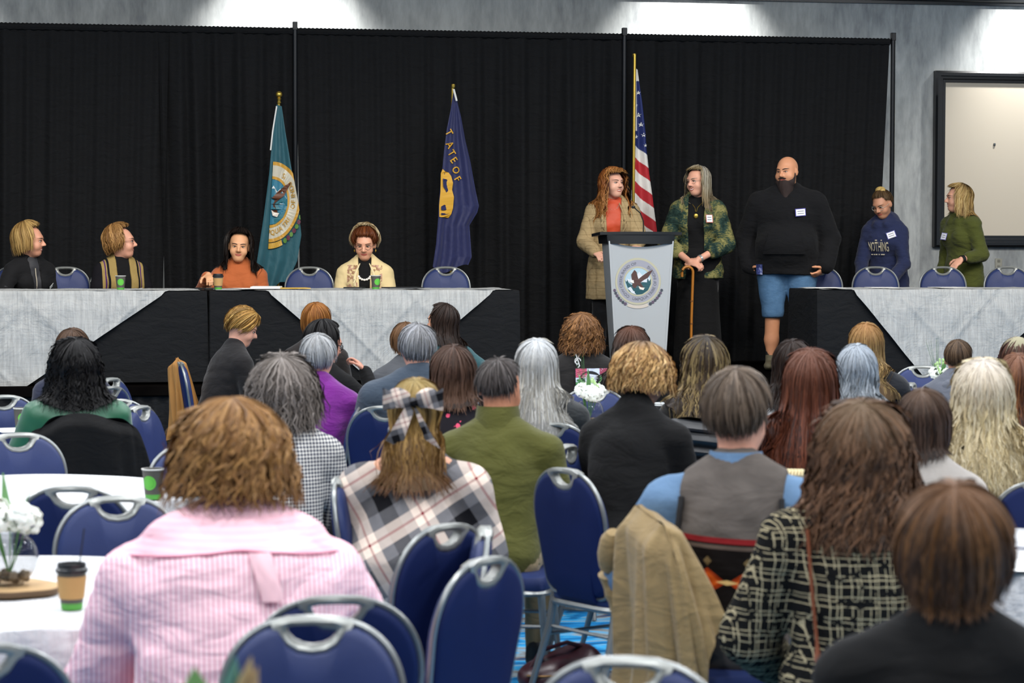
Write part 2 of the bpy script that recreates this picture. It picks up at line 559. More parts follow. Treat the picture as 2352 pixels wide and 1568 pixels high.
class Body:
    """joints and solids of one figure in its own frame: +Y ahead, +X its right, origin on the ground"""
    def __init__(s, T=1.28, pose='sit', male=False, w=1.0, d=1.0, sw=None, lean=4, hunch=.02, head=(0, 0, 0), headfwd=.02,
                 arms=(None, None), hz=None, hs=1.0, ear=True, belly=0.0, hair_th=.018, side=0.0, legs='auto', curl=(.5, .5), palms=(None, None), hdir=(None, None), fat=0.0, bust=None, nose=1.0, seat=.47, feet_y=None, slope=0.0):
        s.pose, s.male = pose, male
        hz = hz or (seat + .05 if pose == 'sit' else .53 * T)
        sw = sw or (.195 if male else .168)
        Ts = T - hair_th
        s.Rh = rotm(*head)
        hc = Ts - .118 * hs
        s.sh = sh = Ts - (.305 if not male else .31) * hs
        tl = math.tan(math.radians(lean))
        s.spy = lambda z: (z - hz) * tl + hunch * np.clip((z - hz) / (sh - hz), 0, 1.3) ** 2
        s.spx = lambda z: side * np.clip((z - hz) / (sh - hz), 0, 1.3)
        z_at = lambda f: hz + f * (sh - hz)
        cen = lambda f, dy=0: A(s.spx(z_at(f)), s.spy(z_at(f)) + dy, z_at(f))
        s.hz, s.sw, s.w = hz, sw, w
        bust = (0 if male else .035) if bust is None else bust
        T_ = [('ell', cen(.02), A(.168 * w, .130 * d, .125), I3, .06, 'torso'),
              ('ell', cen(.36), A((.150 if male else .135) * w, .108 * d, .175), I3, .06, 'torso'),
              ('ell', cen(.70), A((.165 if male else .148) * w, .115 * d, .17), I3, .06, 'torso')]
        if belly: T_.append(('ell', cen(.22, .07 * d), A(.15 * w, .07 + belly, .16), I3, .06, 'torso'))
        if bust:
            for q in (-1, 1):
                T_.append(('ell', cen(.66) + A(q * .075 * w, .075 * d, 0), A(.062, .03 + bust, .065), I3, .04, 'torso'))
        zs = z_at(.95)
        SL, SR = A(s.spx(zs) - sw, s.spy(zs), zs), A(s.spx(zs) + sw, s.spy(zs), zs)
        mid = A(s.spx(zs), s.spy(zs) - .005, zs + .012)
        for S_ in (SL, SR):
            S_[2] -= .028 + slope
            T_.append(('cone', mid, mid + (S_ - mid) * .88, .062 * d ** .5, .052 * d ** .4, .05, 'torso'))
        s.hc = A(s.spx(hc), s.spy(sh) + headfwd + .02, hc)
        nb = A(s.spx(zs), s.spy(zs) - .01, zs + .03)
        for q in (-1, 1):
            T_.append(('cone', A(s.spx(zs) + q * sw * .62, s.spy(zs) - .01, zs + .012), nb + A(q * .025, 0, .055), .046, .040, .04, 'torso'))
        s.neck_top = s.hc + s.Rh @ A(0, -.025, -.06 * hs)
        s.nb = nb
        nr = (.060 if male else .050) + fat * .5
        s.neck = [('cone', nb + A(0, .005, .02), s.neck_top, nr, nr * .95, .025, 'neck')]
        s.head = head_prims(s.hc, s.Rh, male, hs, ear, nose, fat)
        s.hs = hs
        # arms
        s.arm_pr, s.hands, s.arm_pts = [], [], []
        ar = (.050 if male else .043) * (1 + (w - 1) * .5)
        for i, (q, S) in enumerate(((-1, SL), (1, SR))):
            a = arms[i]
            if a is None:
                if pose == 'sit': E, W = S + A(q * .05, .06, -.27), A(q * .10, S[1] + .30, max(hz + .12, S[2] - .36))
                else: E, W = S + A(q * .05, -.03, -.29), S + A(q * .06, .05, -.53)
            else: E, W = S + A(*a[0]), S + A(*a[1])
            s.arm_pts.append((S, E, W))
            s.arm_pr.append([('cone', S, E, ar * 1.12, ar * .90, .03, 'arm'), ('cone', E, W, ar * .88, ar * .62, .02, 'arm')])
            dirn = A(*hdir[i]) if hdir[i] is not None else W - E
            palm = A(*palms[i]) if palms[i] is not None else A(-q, 0, -.3)
            s.hands.append(hand_prims(W, dirn, palm, (1 if np.cross(*ortho(dirn, palm)[:2]) @ A(0, 0.3, 1) > 0 else -1), curl[i], 1.0 * (1.08 if male else .98)))
        s.torso = T_
        # legs
        L, s.feet = [], []
        for q in (-1, 1):
            hj = A(q * .088 * w, 0, hz - .01)
            if pose == 'sit':
                kn = A(q * .115 * w ** .5, .42, hz)
                an = A(q * .11, .40 if feet_y is None else feet_y, .09)
                L += [('cone', hj, kn, .086 * w, .060 * w ** .5, .05, 'leg'), ('cone', kn, an, .056 * w ** .5, .038, .03, 'leg')]
            else:
                kn, an = A(q * .10 * w ** .5, .015, .285 * T), A(q * .11 * w ** .5, -.01, .09)
                L += [('cone', hj, kn, .088 * w, .058 * w ** .5, .05, 'leg'), ('cone', kn + A(0, -.008, -.02), an + A(0, -.012, .18), .055 * w ** .5, .05 * w ** .5, .03, 'leg'), ('cone', an + A(0, -.012, .18), an, .05 * w ** .5, .036, .03, 'leg')]
            s.feet += [('ell', an + A(0, .075, -.045), A(.042, .115, .036), I3, .03, 'foot'), ('cone', an, an + A(0, .0, -.03), .036, .036, .03, 'foot')]
            if q == 1: s.ankle = an
            s.knee = kn
        s.legs = L
        s.ground = s.torso + s.arm_pr[0] + s.arm_pr[1]
    def all(s):
        return s.torso + s.arm_pr[0] + s.arm_pr[1] + s.legs + s.feet + s.neck + s.hands[0] + s.hands[1] + s.head
    def face_y(s, x, z):
        """how far ahead the face's skin lies at head-frame x, z"""
        y = np.linspace(.16, .0, 90)
        P = s.hc + (np.stack([np.full(90, x), y, np.full(90, z)], 1) * s.hs) @ s.Rh.T
        i = np.argmax(eval_prims(P, s.head) < 0)
        return y[i]
    def on_face(s, x, z, off=0.0):
        return Vector(s.hc + s.Rh @ (A(x, s.face_y(x, z) + off, z) * s.hs))
    def hp(s, x, y, z): return Vector(s.hc + s.Rh @ (A(x, y, z) * s.hs))

# ------------------------------------------------------------------ skin, hair
def skin_mat(name, hexc):
    if name in _mats: return _mats[name]
    n = NT(name, 0.5, 0, 0.4)
    c = srgb(hexc)
    f = n.noise(18, detail=3)
    n.color(n.mix(f, tuple(k * .9 for k in c), tuple(min(1, k * 1.06) for k in c)))
    n.set('Subsurface Weight', 0.08)
    n.set('Subsurface Radius', (.02, .008, .005))
    _mats[name] = n.m
    return n.m

def hair_mat():
    if 'hair' in _mats: return _mats['hair']
    n = NT('hair', 0.5, 0, 0.18)
    c = n.attr('Col')
    st = n.noise(60, n.mapped((1, 1, .12)), 3, .6)
    n.color(n.mix(n.math('MULTIPLY', st, .75), c, n.mix(1.0, c, (.55, .52, .50), 'MULTIPLY')))
    n.bump(n.noise(220, n.mapped((1, 1, .08)), 2), .35, .004)
    _mats['hair'] = n.m
    return n.m

def hair_mesh(B, name, parent, colors, L=.30, Lf=.11, front=(42, 66), rel=98, vol=.02, wave=0.0, wl=.07, flare=0.0, tuck=0.0, tilt=18,
              n=240, lock=.0085, seed=1, root=None, tip=None, back=None, shell=True, part=0.0, short=False, fuzz=.004, top_vol=0.0, jitter_end=.10, gather=None, sides=None, body=None, L2=None, back_push=0.0, backfall=0.0):
    """a scalp shell and many tapered locks that follow the same guides, in one mesh"""
    rg = np.random.RandomState(seed)
    hs = B.hs
    down = B.Rh.T @ A(0, 0, -1)
    cen = A(0, -.014, .03)
    rad0 = A(.076, .098, .088)
    ct, st = math.cos(math.radians(tilt)), math.sin(math.radians(tilt))
    f0, f1 = math.radians(front[0]), math.radians(front[1])
    def length(phi):
        a = np.abs((phi + math.pi) % (2 * math.pi) - math.pi)
        t = np.clip((a - f0) / (f1 - f0), 0, 1); t = t * t * (3 - 2 * t)
        Lb = np.full_like(a, L)
        if sides is not None:                       # short at the sides, L at the back
            u = np.clip((a - math.radians(85)) / math.radians(45), 0, 1); u = u * u * (3 - 2 * u)
            Lb = sides + (L - sides) * u
        return Lf + (Lb - Lf) * t
    relr = math.radians(rel)
    def guide(phi, sarr, dv=0.0, ph=None):
        """phi (N,), sarr (N,M) arc length from the crown -> (N,M,3) in the head's frame"""
        v = vol + dv
        Rm = .093 + vol
        rad = rad0 + (v * (1 - .72 * np.clip(sarr / length(phi)[:, None], 0, 1) ** 2.2)[..., None] if short else v)
        th = np.minimum(sarr / Rm, relr)
        dirs = np.stack([np.sin(th) * np.sin(phi)[:, None], np.sin(th) * np.cos(phi)[:, None], np.cos(th)], -1)
        y, z = dirs[..., 1].copy(), dirs[..., 2].copy()
        dirs[..., 1] = y * ct - z * st
        dirs[..., 2] = z * ct + y * st
        P = cen + dirs * rad
        P[..., 2] += top_vol * np.clip(dirs[..., 2], 0, 1)
        over = np.maximum(sarr - relr * Rm, 0)
        out = np.stack([np.sin(phi), np.cos(phi), 0 * phi], -1)[:, None, :]
        P = P + over[..., None] * down
        Lp = length(phi)[:, None]
        u = np.clip(sarr / Lp, 0, 1)
        P = P + out * ((flare * u ** 2 - tuck * np.clip((u - .75) / .25, 0, 1) ** 2) + 0 * over)[..., None]
        if backfall:                                # the sides sweep to the back as they fall
            t = np.clip(over / .16, 0, 1) * backfall
            P[..., 0] *= 1 - .55 * t
            P[..., 1] = P[..., 1] * (1 - t) + (-.125) * t
        if back_push: P[..., 1] -= back_push * np.clip(over / .2, 0, 1)
        if wave and ph is not None:
            tang = np.stack([np.cos(phi), -np.sin(phi), 0 * phi], -1)[:, None, :]
            amp = wave * np.clip((u - .15) / .5, 0, 1) * (.75 + .45 * np.sin(ph * 5.3 + 1))[:, None]
            q = 2 * math.pi * sarr / (wl * (1 + .22 * np.sin(ph * 3.7 + phi * 4))[:, None]) + ph[:, None]
            P = P + tang * (amp * np.sin(q))[..., None] + out * (amp * .7 * np.cos(q * .93 + 1))[..., None]
        if gather is not None:                      # pull everything to one point (pony tail, bun)
            g = A(*gather)
            t = np.clip(u, 0, 1)[..., None] ** 2.2
            P = P * (1 - t) + g * t
        return P
    def fit(P):
        """to the figure's frame, pushed out of the shoulders"""
        W = B.hc + (P * hs) @ B.Rh.T
        if not short:
            pr = inflate(body or B.ground, .030)
            for _ in range(3):
                d = eval_prims(W, pr)
                m = d < .004
                if not m.any(): break
                Q = W[m]
                g = np.stack([eval_prims(Q + e, pr) - eval_prims(Q - e, pr) for e in np.eye(3) * .004], -1)
                g[:, 2] *= .4
                g /= np.linalg.norm(g, axis=-1, keepdims=True) + 1e-9
                W[m] = Q + g * (.006 - d[m])[:, None]
        return W
    cols = [np.array(srgb(c)) for c in colors]
    rootc = np.array(srgb(root)) if root else None
    tipc = np.array(srgb(tip)) if tip else None
    Vs, Fs, Cs, base = [], [], [], 0
    if shell:
        NP, M = 72, 20
        phi = np.linspace(-math.pi, math.pi, NP, endpoint=False)
        u = np.linspace(0.0, .985, M)
        Ls = length(phi)
        sarr = Ls[:, None] * u[None, :] * (1 - .03 * rg.rand(NP)[:, None])
        wphi = np.sin(phi * 5) * 1.6 + np.sin(phi * 9 + 2) * 1.1
        P = guide(phi, sarr, -.005, wphi)
        P = P + (rg.rand(NP, 1, 1) - .5) * .002
        W = fit(P)
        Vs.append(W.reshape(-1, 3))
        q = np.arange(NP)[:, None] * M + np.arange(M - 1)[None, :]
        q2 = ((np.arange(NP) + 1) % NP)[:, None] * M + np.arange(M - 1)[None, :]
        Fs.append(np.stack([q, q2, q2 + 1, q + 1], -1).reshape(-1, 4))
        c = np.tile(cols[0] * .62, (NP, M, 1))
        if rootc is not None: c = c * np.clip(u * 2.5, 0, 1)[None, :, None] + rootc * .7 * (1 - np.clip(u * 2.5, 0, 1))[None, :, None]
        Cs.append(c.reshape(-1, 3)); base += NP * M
    M = 7 if short else 12
    n, lock = int(n * 2.1), lock * .62
    phi = rg.uniform(-math.pi, math.pi, n)
    Lp = length(phi) * (1 + jitter_end * (rg.rand(n) - .6))
    s0 = Lp * np.where(rg.rand(n) < .55, rg.uniform(0, .08, n), rg.uniform(0.05, .5, n))
    s1 = np.where(rg.rand(n) < .7, Lp, np.minimum(Lp, s0 + rg.uniform(.45, .9, n) * Lp))
    u = np.linspace(0, 1, M)
    sarr = s0[:, None] + (s1 - s0)[:, None] * u
    phs = np.sin(phi * 5) * 1.6 + np.sin(phi * 9 + 2) * 1.1 + rg.normal(0, .9, n)
    dv = rg.uniform(-.004, .007, n)
    P = np.zeros((n, M, 3))
    P = guide(phi + 0, sarr, 0.0, phs)
    outd = P - cen
    outd[..., 2] *= .3
    outd /= np.linalg.norm(outd, axis=-1, keepdims=True) + 1e-9
    P = P + outd * dv[:, None, None] + (rg.normal(0, fuzz, (n, 1, 3)) * u[None, :, None])
    drift = rg.normal(0, .10, n)
    tang = np.stack([np.cos(phi), -np.sin(phi), 0 * phi], -1)
    P = P + tang[:, None, :] * (drift[:, None] * (sarr - s0[:, None]) * .35)[..., None]
    W = fit(P)
    outw = outd @ B.Rh.T
    t = np.gradient(W, axis=1)
    t /= np.linalg.norm(t, axis=-1, keepdims=True) + 1e-9
    a = np.cross(t, outw); a /= np.linalg.norm(a, axis=-1, keepdims=True) + 1e-9
    b = np.cross(a, t)
    prof = np.interp(u, [0, .15, .6, 1], [.35, .9, 1, .12])
    r = lock * rg.uniform(.6, 1.35, n)[:, None] * prof[None, :]
    K = 2                                             # each lock is a narrow curved strand lying along the head
    tw = rg.normal(0, .45, n)[:, None, None]
    side = a * np.cos(tw) + b * np.sin(tw)
    ring = np.stack([W - side * r[..., None], W + side * r[..., None]], 2)
    Vs.append(ring.reshape(-1, 3))
    i = (np.arange(n)[:, None, None] * M + np.arange(M - 1)[None, :, None]) * K
    k = np.zeros((1, 1, 1), int)
    Fs.append((np.stack([i + k, i + 1, i + K + 1, i + K], -1) + base).reshape(-1, 4))
    pick = rg.rand(n)
    cc = np.zeros((n, 3))
    m = len(cols) - 1
    for q in range(n):
        x = pick[q] * m
        j = min(int(x), m - 1) if m else 0
        cc[q] = cols[j] + (cols[j + 1] - cols[j]) * (x - j) if m else cols[0]
    cc *= rg.uniform(.8, 1.12, (n, 1))
    C = np.repeat(cc[:, None, :], M, 1)
    uu = np.clip(sarr / Lp[:, None], 0, 1)
    if rootc is not None:
        g = np.clip(uu * 2.2, 0, 1)[..., None]
        C = C * g + rootc * (1 - g)
    if tipc is not None:
        g = np.clip((uu - .5) * 2, 0, 1)[..., None]
        C = C * (1 - g) + tipc * g
    Cs.append(np.repeat(C[:, :, None, :], K, 2).reshape(-1, 3))
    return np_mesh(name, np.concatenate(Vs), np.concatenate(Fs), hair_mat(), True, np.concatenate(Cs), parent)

# ------------------------------------------------------------------ figure builders
def sdf_part(name, prims, h, mat, parent, folds=None, post=None, pad=0.05, zones=None, hz=None):
    f = Field(prims, h, pad, zones, hz)
    if folds:
        X, Y, Z = f.grid()
        for fn, amp in folds: f.F += (amp * fn(X, Y, Z)).astype(np.float32)
    if post:
        X, Y, Z = f.grid()
        f.F = np.asarray(post(f, X, Y, Z), np.float32)
    V, Q = f.mesh()
    return np_mesh(name, V, Q, mat, True, None, parent)

def make_body(B, root, skin, vox=.011):
    zones = [(B.hc[2] - .17 * B.hs, B.hc[2] + .2)]
    if vox < .010:                                   # seen from ahead: fine steps at the hands too
        for S, E, W in B.arm_pts: zones.append((W[2] - .13, W[2] + .10))
    return sdf_part('body', B.all(), vox if vox < .011 else vox * 1.15, skin, root, zones=zones, hz=max(.022, vox * 2.0))

def make_top(B, root, mat, name='shirt', off=.014, sleeve=(1.0, 1.0), hem=None, fold=.005, seed=1, vox=.011, collar_h=.02, opening=None, extra=None, fs=(1, 1, 1.8), k_extra=None, sleeve_off=None, neck=True, xclip=None):
    """garment over the torso and the arms as far as sleeve (1 = wrist, .5 = elbow)"""
    pr = inflate(B.torso, off)
    if hem is not None and hem < B.hz - .12:            # a coat or tunic that goes on over the hips
        zz = B.hz
        while zz > hem - .06:
            zz -= .09
            pr.append(('ell', A(0, B.spy(B.hz), zz), A(.172 * B.w + off + .012, .135 + off + (.02 if B.w > 1.2 else 0), .12), I3, .05, 'torso'))
    if neck: pr.append(('cone', B.nb + A(0, 0, -.01), B.nb + (B.neck_top - B.nb) * .25 + A(0, 0, collar_h), .062 + off * .6, .056 + off * .5, .03, 'torso'))
    if extra: pr += extra
    arm = []
    so = off if sleeve_off is None else sleeve_off
    for i in (0, 1):
        S, E, W = B.arm_pts[i]
        u, l = B.arm_pr[i]
        t = sleeve[i]
        if t <= .5:
            g = t / .5
            arm.append(('cone', S, S + (E - S) * g, u[3] + so, u[3] + (u[4] - u[3]) * g + so + .006, .03, 'arm'))
        else:
            g = (t - .5) / .5
            arm.append(('cone', S, E, u[3] + so, u[4] + so, .03, 'arm'))
            arm.append(('cone', E, E + (W - E) * g, l[3] + so, l[3] + (l[4] - l[3]) * g + so, .02, 'arm'))
    fn = fold_noise(seed, 8, 20, fs)
    fn2 = fold_noise(seed + 50, 6, 55, fs)
    f = Field(pr + arm, vox)
    f.F[:] = .3
    f.add(pr)
    X, Y, Z = f.grid()
    if hem is not None: f.F = np.maximum(f.F, hem - Z).astype(np.float32)
    if xclip is not None: f.F = np.maximum(f.F, np.abs(X - B.spx(Z)) - (xclip[0] + xclip[1] * np.clip((B.sh - .04 - Z) / .3, 0, 1) ** .7)).astype(np.float32)
    f.add(arm)
    f.F += (fold * fn(X, Y, Z) + fold * .45 * fn2(X, Y, Z)).astype(np.float32)
    if opening is not None:
        ztop, wtop, zbot, wbot = opening          # front opening from the neck down
        t = np.clip((Z - zbot) / (ztop - zbot), 0, 1.4)
        wz = wbot + (wtop - wbot) * t
        wedge = np.maximum(np.maximum(np.abs(X - B.spx(Z)) - wz, B.spy(Z) + .02 - Y), zbot - Z)
        f.F = np.maximum(f.F, -wedge).astype(np.float32)
    V, Q = f.mesh()
    return np_mesh(name, V, Q, mat, True, None, root)

def make_trousers(B, root, mat, off=.012, cut=None, name='trousers', vox=.026, top=None, seed=3, fold=.004):
    pr = inflate([B.torso[0]] + B.legs, off)
    fn = fold_noise(seed, 7, 26)
    def post(f, X, Y, Z):
        F = f.F + fold * fn(X, Y, Z)
        if cut is not None: F = np.maximum(F, cut - Z)
        if top is not None: F = np.maximum(F, Z - top)
        return F
    return sdf_part(name, pr, vox, mat, root, post=post)

def make_shoes(B, root, mat):
    an = B.ankle
    for q in (-1, 1):
        c = A(q * an[0], an[1], an[2])
        pr = [('ell', c + A(0, .078, -.048), A(.050, .125, .040), I3, .03, 'foot'), ('cone', c + A(0, -.01, .01), c + A(0, 0, -.04), .046, .046, .03, 'foot')]
        def post(f, X, Y, Z): return np.maximum(f.F, .004 - Z)
        sdf_part('shoe', pr, .022, mat, root, post=post)

def make_face(B, root, brow='#4a3626', lip='#a8564a', eye_open=.5, brow_w=.004, smile=0.3, iris='#2a1a10', eyes=True, mouth_open=0.0):
    mb, md = MB(), None
    if eyes:
        for q in (-1, 1):
            p = B.hp(q * .031, B.face_y(q * .031, .006) - .004, .006)
            M = Matrix([list(r) for r in B.Rh])
            e = MB().ell(p, (.0145, .009, .0035 + .004 * eye_open), 12, 8, M).build('eye', plain('eye_white', '#c9beb2', .3), root)
            pi = B.hp(q * .031, B.face_y(q * .031, .006) + .0035, .006)
            MB().ell(pi, (.0058, .0035, .0030 + .0032 * eye_open), 10, 6, M).build('iris', plain('iris_' + iris, iris, .2), e)
            lid = [B.on_face(q * x, .0125 + .0035 * math.sin((x - .016) / .030 * math.pi) - (1 - eye_open) * .003, .003) for x in (.015, .023, .031, .039, .047)]
            MB().tube(lid, [.001, .0022, .0026, .0022, .001], 6).build('eyelid', plain('lash', '#2c1c16', .7), root)
    for q in (-1, 1):
        pts = [B.on_face(q * x, .026 + .006 * math.sin((x - .012) / .044 * math.pi * .8), .0015) for x in (.012, .022, .033, .045, .055)]
        MB().tube(pts, [brow_w * .8, brow_w, brow_w, brow_w * .8, brow_w * .3], 6, flat=.8).build('eyebrow', plain('brow_' + brow, brow, .8), root)
    mz = -.056
    up = [B.on_face(x, mz + .0035 + smile * .016 * (abs(x) / .026) ** 2, .0005) for x in np.linspace(-.026, .026, 9)]
    lo = [B.on_face(x, mz - .0045 - mouth_open * .008 + smile * .016 * (abs(x) / .026) ** 2 + (.003 * (abs(x) / .026)), .0005) for x in np.linspace(-.024, .024, 9)]
    r = [.0012, .003, .0038, .004, .0036, .004, .0038, .003, .0012]
    MB().tube(up, r, 6).tube(lo, [k * 1.15 for k in r], 6).build('lips', plain('lips_' + lip, lip, .4), root)
    if mouth_open > 0:
        t = [B.on_face(x, mz - .001 - mouth_open * .003 + smile * .016 * (abs(x) / .024) ** 2, .0002) for x in np.linspace(-.02, .02, 7)]
        MB().tube(t, [.001, .003 + .002 * mouth_open, .0042, .0045, .0042, .003 + .002 * mouth_open, .001], 6).build('teeth', plain('teeth', '#e8e0d4', .3), root)

def make_glasses(B, root, mat, r=(.023, .018), z=.004, th=.0016, y=None):
    g = MB()
    yy = max(B.face_y(q * .031, z + .018) for q in (-1, 1)) + .006 if y is None else y
    for q in (-1, 1):
        ring = [B.hp(q * .032 + r[0] * math.cos(a), yy - .004 * abs(math.cos(a)), z + r[1] * math.sin(a)) for a in np.linspace(0, 2 * math.pi, 20, endpoint=False)]
        g.tube(ring, th, 6, closed=True)
        g.tube([B.hp(q * .055, yy - .004, z + .005), B.hp(q * .074, .06, z + .006), B.hp(q * .080, -.01, z + .008)], th, 5)
    g.tube([B.hp(-.009, yy, z + .004), B.hp(0, yy + .003, z + .007), B.hp(.009, yy, z + .004)], th, 5)
    return g.build('glasses', mat, root)

def surf_point(B, prims, x, z, y0=.6, sign=1, off=.004):
    """point of the garment seen from ahead (sign 1) or behind (-1) at x, z in the figure's frame"""
    y = np.linspace(sign * y0, -sign * .2, 160)
    P = np.stack([np.full(160, x), y, np.full(160, z)], 1)
    i = np.argmax(eval_prims(P, prims) < 0)
    return Vector((x, y[i] + sign * off, z))

def collar_band(B, root, mat, r=.072, h=.035, name='collar', drop=.02, back=.0, th=.006, gap=40, up=.42):
    """turned-down or standing band round the neck, open at the throat"""
    c = B.nb + (B.neck_top - B.nb) * up
    ax = (B.neck_top - B.nb) / np.linalg.norm(B.neck_top - B.nb)
    V, F = [], []
    angs = np.radians(np.linspace(90 + gap, 450 - gap, 25))
    prof = [(0, 0.0), (-.004, h), (th, h + .003), (th + .014, -drop), (th + .006, -drop - .003)]
    for a in angs:
        for dr, dz in prof:
            rr = r + dr
            fwd = max(0, math.sin(a))
            V.append(tuple(c + A(rr * math.cos(a), rr * math.sin(a) * 1.05, 0) + ax * dz + A(0, 0, -.03 * fwd - .01)))
    n = len(prof)
    for i in range(len(angs) - 1):
        for k in range(n - 1):
            F.append((i * n + k, i * n + k + 1, (i + 1) * n + k + 1, (i + 1) * n + k))
    return MB().add(V, F).build(name, mat, root)

SKIN = lambda h='#d9a184': skin_mat('skin_' + h, h)

def place_person(B, px, py_top, depth, yaw, ground, label, name='person'):
    """root so that the crown of the hair lies on the photo's ray at this depth; yaw 0 looks away from the camera, 90 to the picture's right"""
    p = at_depth(px, py_top, depth)
    rz = -(azimuth(px) + math.radians(yaw))
    h = B.hc
    off = Matrix.Rotation(rz, 3, 'Z') @ Vector((h[0], h[1], 0))
    root = empty(name, (p.x - off.x, p.y - off.y, ground), rz)
    tag(root, label, 'person')
    return root

def top_height(px, py_top, depth, ground=0.0):
    return at_depth(px, py_top, depth).z - ground
# ------------------------------------------------------------------ the room
def carpet_mat():
    n = NT('carpet', 0.95, 0, 0.1)
    v = n.mapped((1.0, 3.2, 1.0), (0, 0, .5))
    a = n.noise(1.6, v, 4, .55, 1.6)
    c = n.ramp(a, [(0.30, srgb('#0a3d66')), (0.42, srgb('#1676b8')), (0.50, srgb('#3aa7e0')), (0.56, srgb('#8fa6b2')), (0.63, srgb('#7d7069')), (0.72, srgb('#154a78'))])
    n.color(n.mix(n.noise(260, detail=2), c, n.mix(1.0, c, (.6, .6, .6), 'MULTIPLY')))
    n.bump(n.noise(300, detail=1), .5, .01)
    return n.m
def wall_mat():
    n = NT('wallpaper', 0.7, 0, 0.3)
    a = n.noise(2.2, n.mapped((1.6, 1, .55)), 6, .62, .3)
    b = n.noise(11, n.mapped((2.0, 1, .5)), 4, .6)
    f = n.math('ADD', n.math('MULTIPLY', a, .7), n.math('MULTIPLY', b, .3))
    n.color(n.ramp(f, [(0.34, srgb('#84888a')), (0.5, srgb('#a6aaaa')), (0.66, srgb('#bfc3c2'))]))
    n.bump(b, .15, .01)
    return n.m
M_WALL = wall_mat()
M_GLOSS_BLACK = plain('gloss_black', '#141619', 0.28, 0, 0.5)
X0, X1 = -9.0, 15.0
def slab(name, c, d, mat, label=None):
    o = MB().box(c, d).build(name, mat, None, False)
    return tag(o, kind='structure')
slab('floor', ((X0 + X1) / 2, 10.5, -0.05), (X1 - X0, 28, 0.1), carpet_mat())
slab('wall_back', ((X0 + X1) / 2, WALL_Y + 0.1, CEIL / 2), (X1 - X0, 0.2, CEIL), M_WALL)
slab('ceiling', ((X0 + X1) / 2, 10.5, CEIL + 0.05), (X1 - X0, 28, 0.1), plain('ceiling_paint', '#c8c8c4', .9))
slab('wall_left', (X0 - .1, 10.5, CEIL / 2), (0.2, 28, CEIL), M_WALL)
slab('wall_right', (X1 + .1, 10.5, CEIL / 2), (0.2, 28, CEIL), M_WALL)
# dark moulding along the top of the wall
bz = at_y(2000, 8, WALL_Y).z
prof = [(0, 0), (.03, 0), (.03, .03), (.05, .045), (.05, .09), (.085, .12), (.085, .19), (.11, .21), (.11, .30), (0, .30)]
mb = MB()
V = [(x, WALL_Y - a, bz + b) for x in (X0, X1) for a, b in prof]
m_ = len(prof)
mb.add(V, [(i, (i + 1) % m_, m_ + (i + 1) % m_, m_ + i) for i in range(m_)])
tag(mb.build('trim_1', M_GLOSS_BLACK, None, False), kind='structure')
# stage platform with pleated skirt
def stage_mat():
    n = NT('stage_board', .95, 0, .0)
    n.color(n.ramp(n.noise(3, n.mapped((1, 6, 1)), 4), [(.35, srgb('#060505')), (.65, srgb('#0c0a09'))]))
    return n.m
st = empty('stage_platform', ((X0 + X1) / 2, (STAGE_Y + WALL_Y) / 2, 0))
tag(st, kind='structure')
M_BLACK_CLOTH = cloth('black_drape_cloth', '#0c0d0f', .9, .25, 200, .5, .0)
cx, cy = st.location.x, st.location.y
MB().box((0, 0, STAGE_Z - .04), (X1 - X0 - .2, WALL_Y - STAGE_Y - .02, .08), .006).build('deck', stage_mat(), st)
def skirt(u, v):
    x = (u - .5) * (X1 - X0 - .3)
    k = x * 2 * math.pi / .13
    a = .010 + .022 * v
    return (x + .012 * math.sin(k * .31) * v, -(WALL_Y - STAGE_Y) / 2 + .045 - a * math.sin(k + .8 * math.sin(x * 3.1)) - .03 * v, STAGE_Z - .085 - (STAGE_Z - .095) * v)
MB().grid(skirt, 1500, 5).build('skirt', M_BLACK_CLOTH, st)
for k in range(9):
    x = -10 + k * 2.44
    MB().tube([(x, -1.95, .0), (x, -1.95, STAGE_Z - .08)], .025, 8).build('leg', plain('dark_steel', '#2a2c2e', .4, .8), st)

# ------------------------------------------------------------------ pipe and drape
DT = 3.68
def drape_panel(xa, xb, xa_bot, xb_bot, label, seed, lean_top=0.0):
    rg = random.Random(seed)
    ph = [rg.uniform(0, 6.28) for _ in range(6)]
    w = xb - xa
    nu = max(40, int(w * 90))
    def f(u, v):
        z = DT - v * (DT - STAGE_Z - .012)
        a, b = xa + (xa_bot - xa) * v, xb + (xb_bot - xb) * v
        t = u * w
        amp = .012 + .035 * min(1, v * 3)
        y = amp * (math.sin(t * 31 + ph[0] + 1.6 * math.sin(t * 2.3 + ph[1])) + .7 * math.sin(t * 13 + ph[2] + math.sin(t * 1.1))) * (.55 + .45 * math.sin(t * 1.7 + ph[3]))
        y += .01 * math.sin(t * 60 + ph[4])
        top = .004 * math.sin(t * 170 + ph[5]) * (1 if v < .01 else 0)
        return (a + (b - a) * u, DRAPE_Y + y * (0.25 if v < .03 else 1), z + top)
    o = MB().grid(f, nu, 24).build('stage_curtain', M_BLACK_CLOTH)
    tag(o, label, 'curtain', 'black drape panels behind the stage')
    # rod pocket along the top
    def pocket(u, v):
        ang = v * 2 * math.pi
        t = u * w
        r = .030 + .004 * math.sin(t * 90 + ph[0])
        return (xa + (xb - xa) * u, DRAPE_Y + r * math.cos(ang), DT - .035 + r * math.sin(ang))
    p = MB().grid(pocket, nu // 2, 8).build('rod_pocket', M_BLACK_CLOTH, o)
    return o
PX = [at_y(x, 70, DRAPE_Y).x for x in (-220, 677, 1433, 2050)]
g1 = at_y(378, 600, DRAPE_Y).x
pole_l, pole_m, pole_r = PX[1], PX[2], PX[3]
drape_panel(PX[0], g1 + .05, PX[0], g1 - .035, 'black drape panel behind the two leftmost seated panelists', 1)
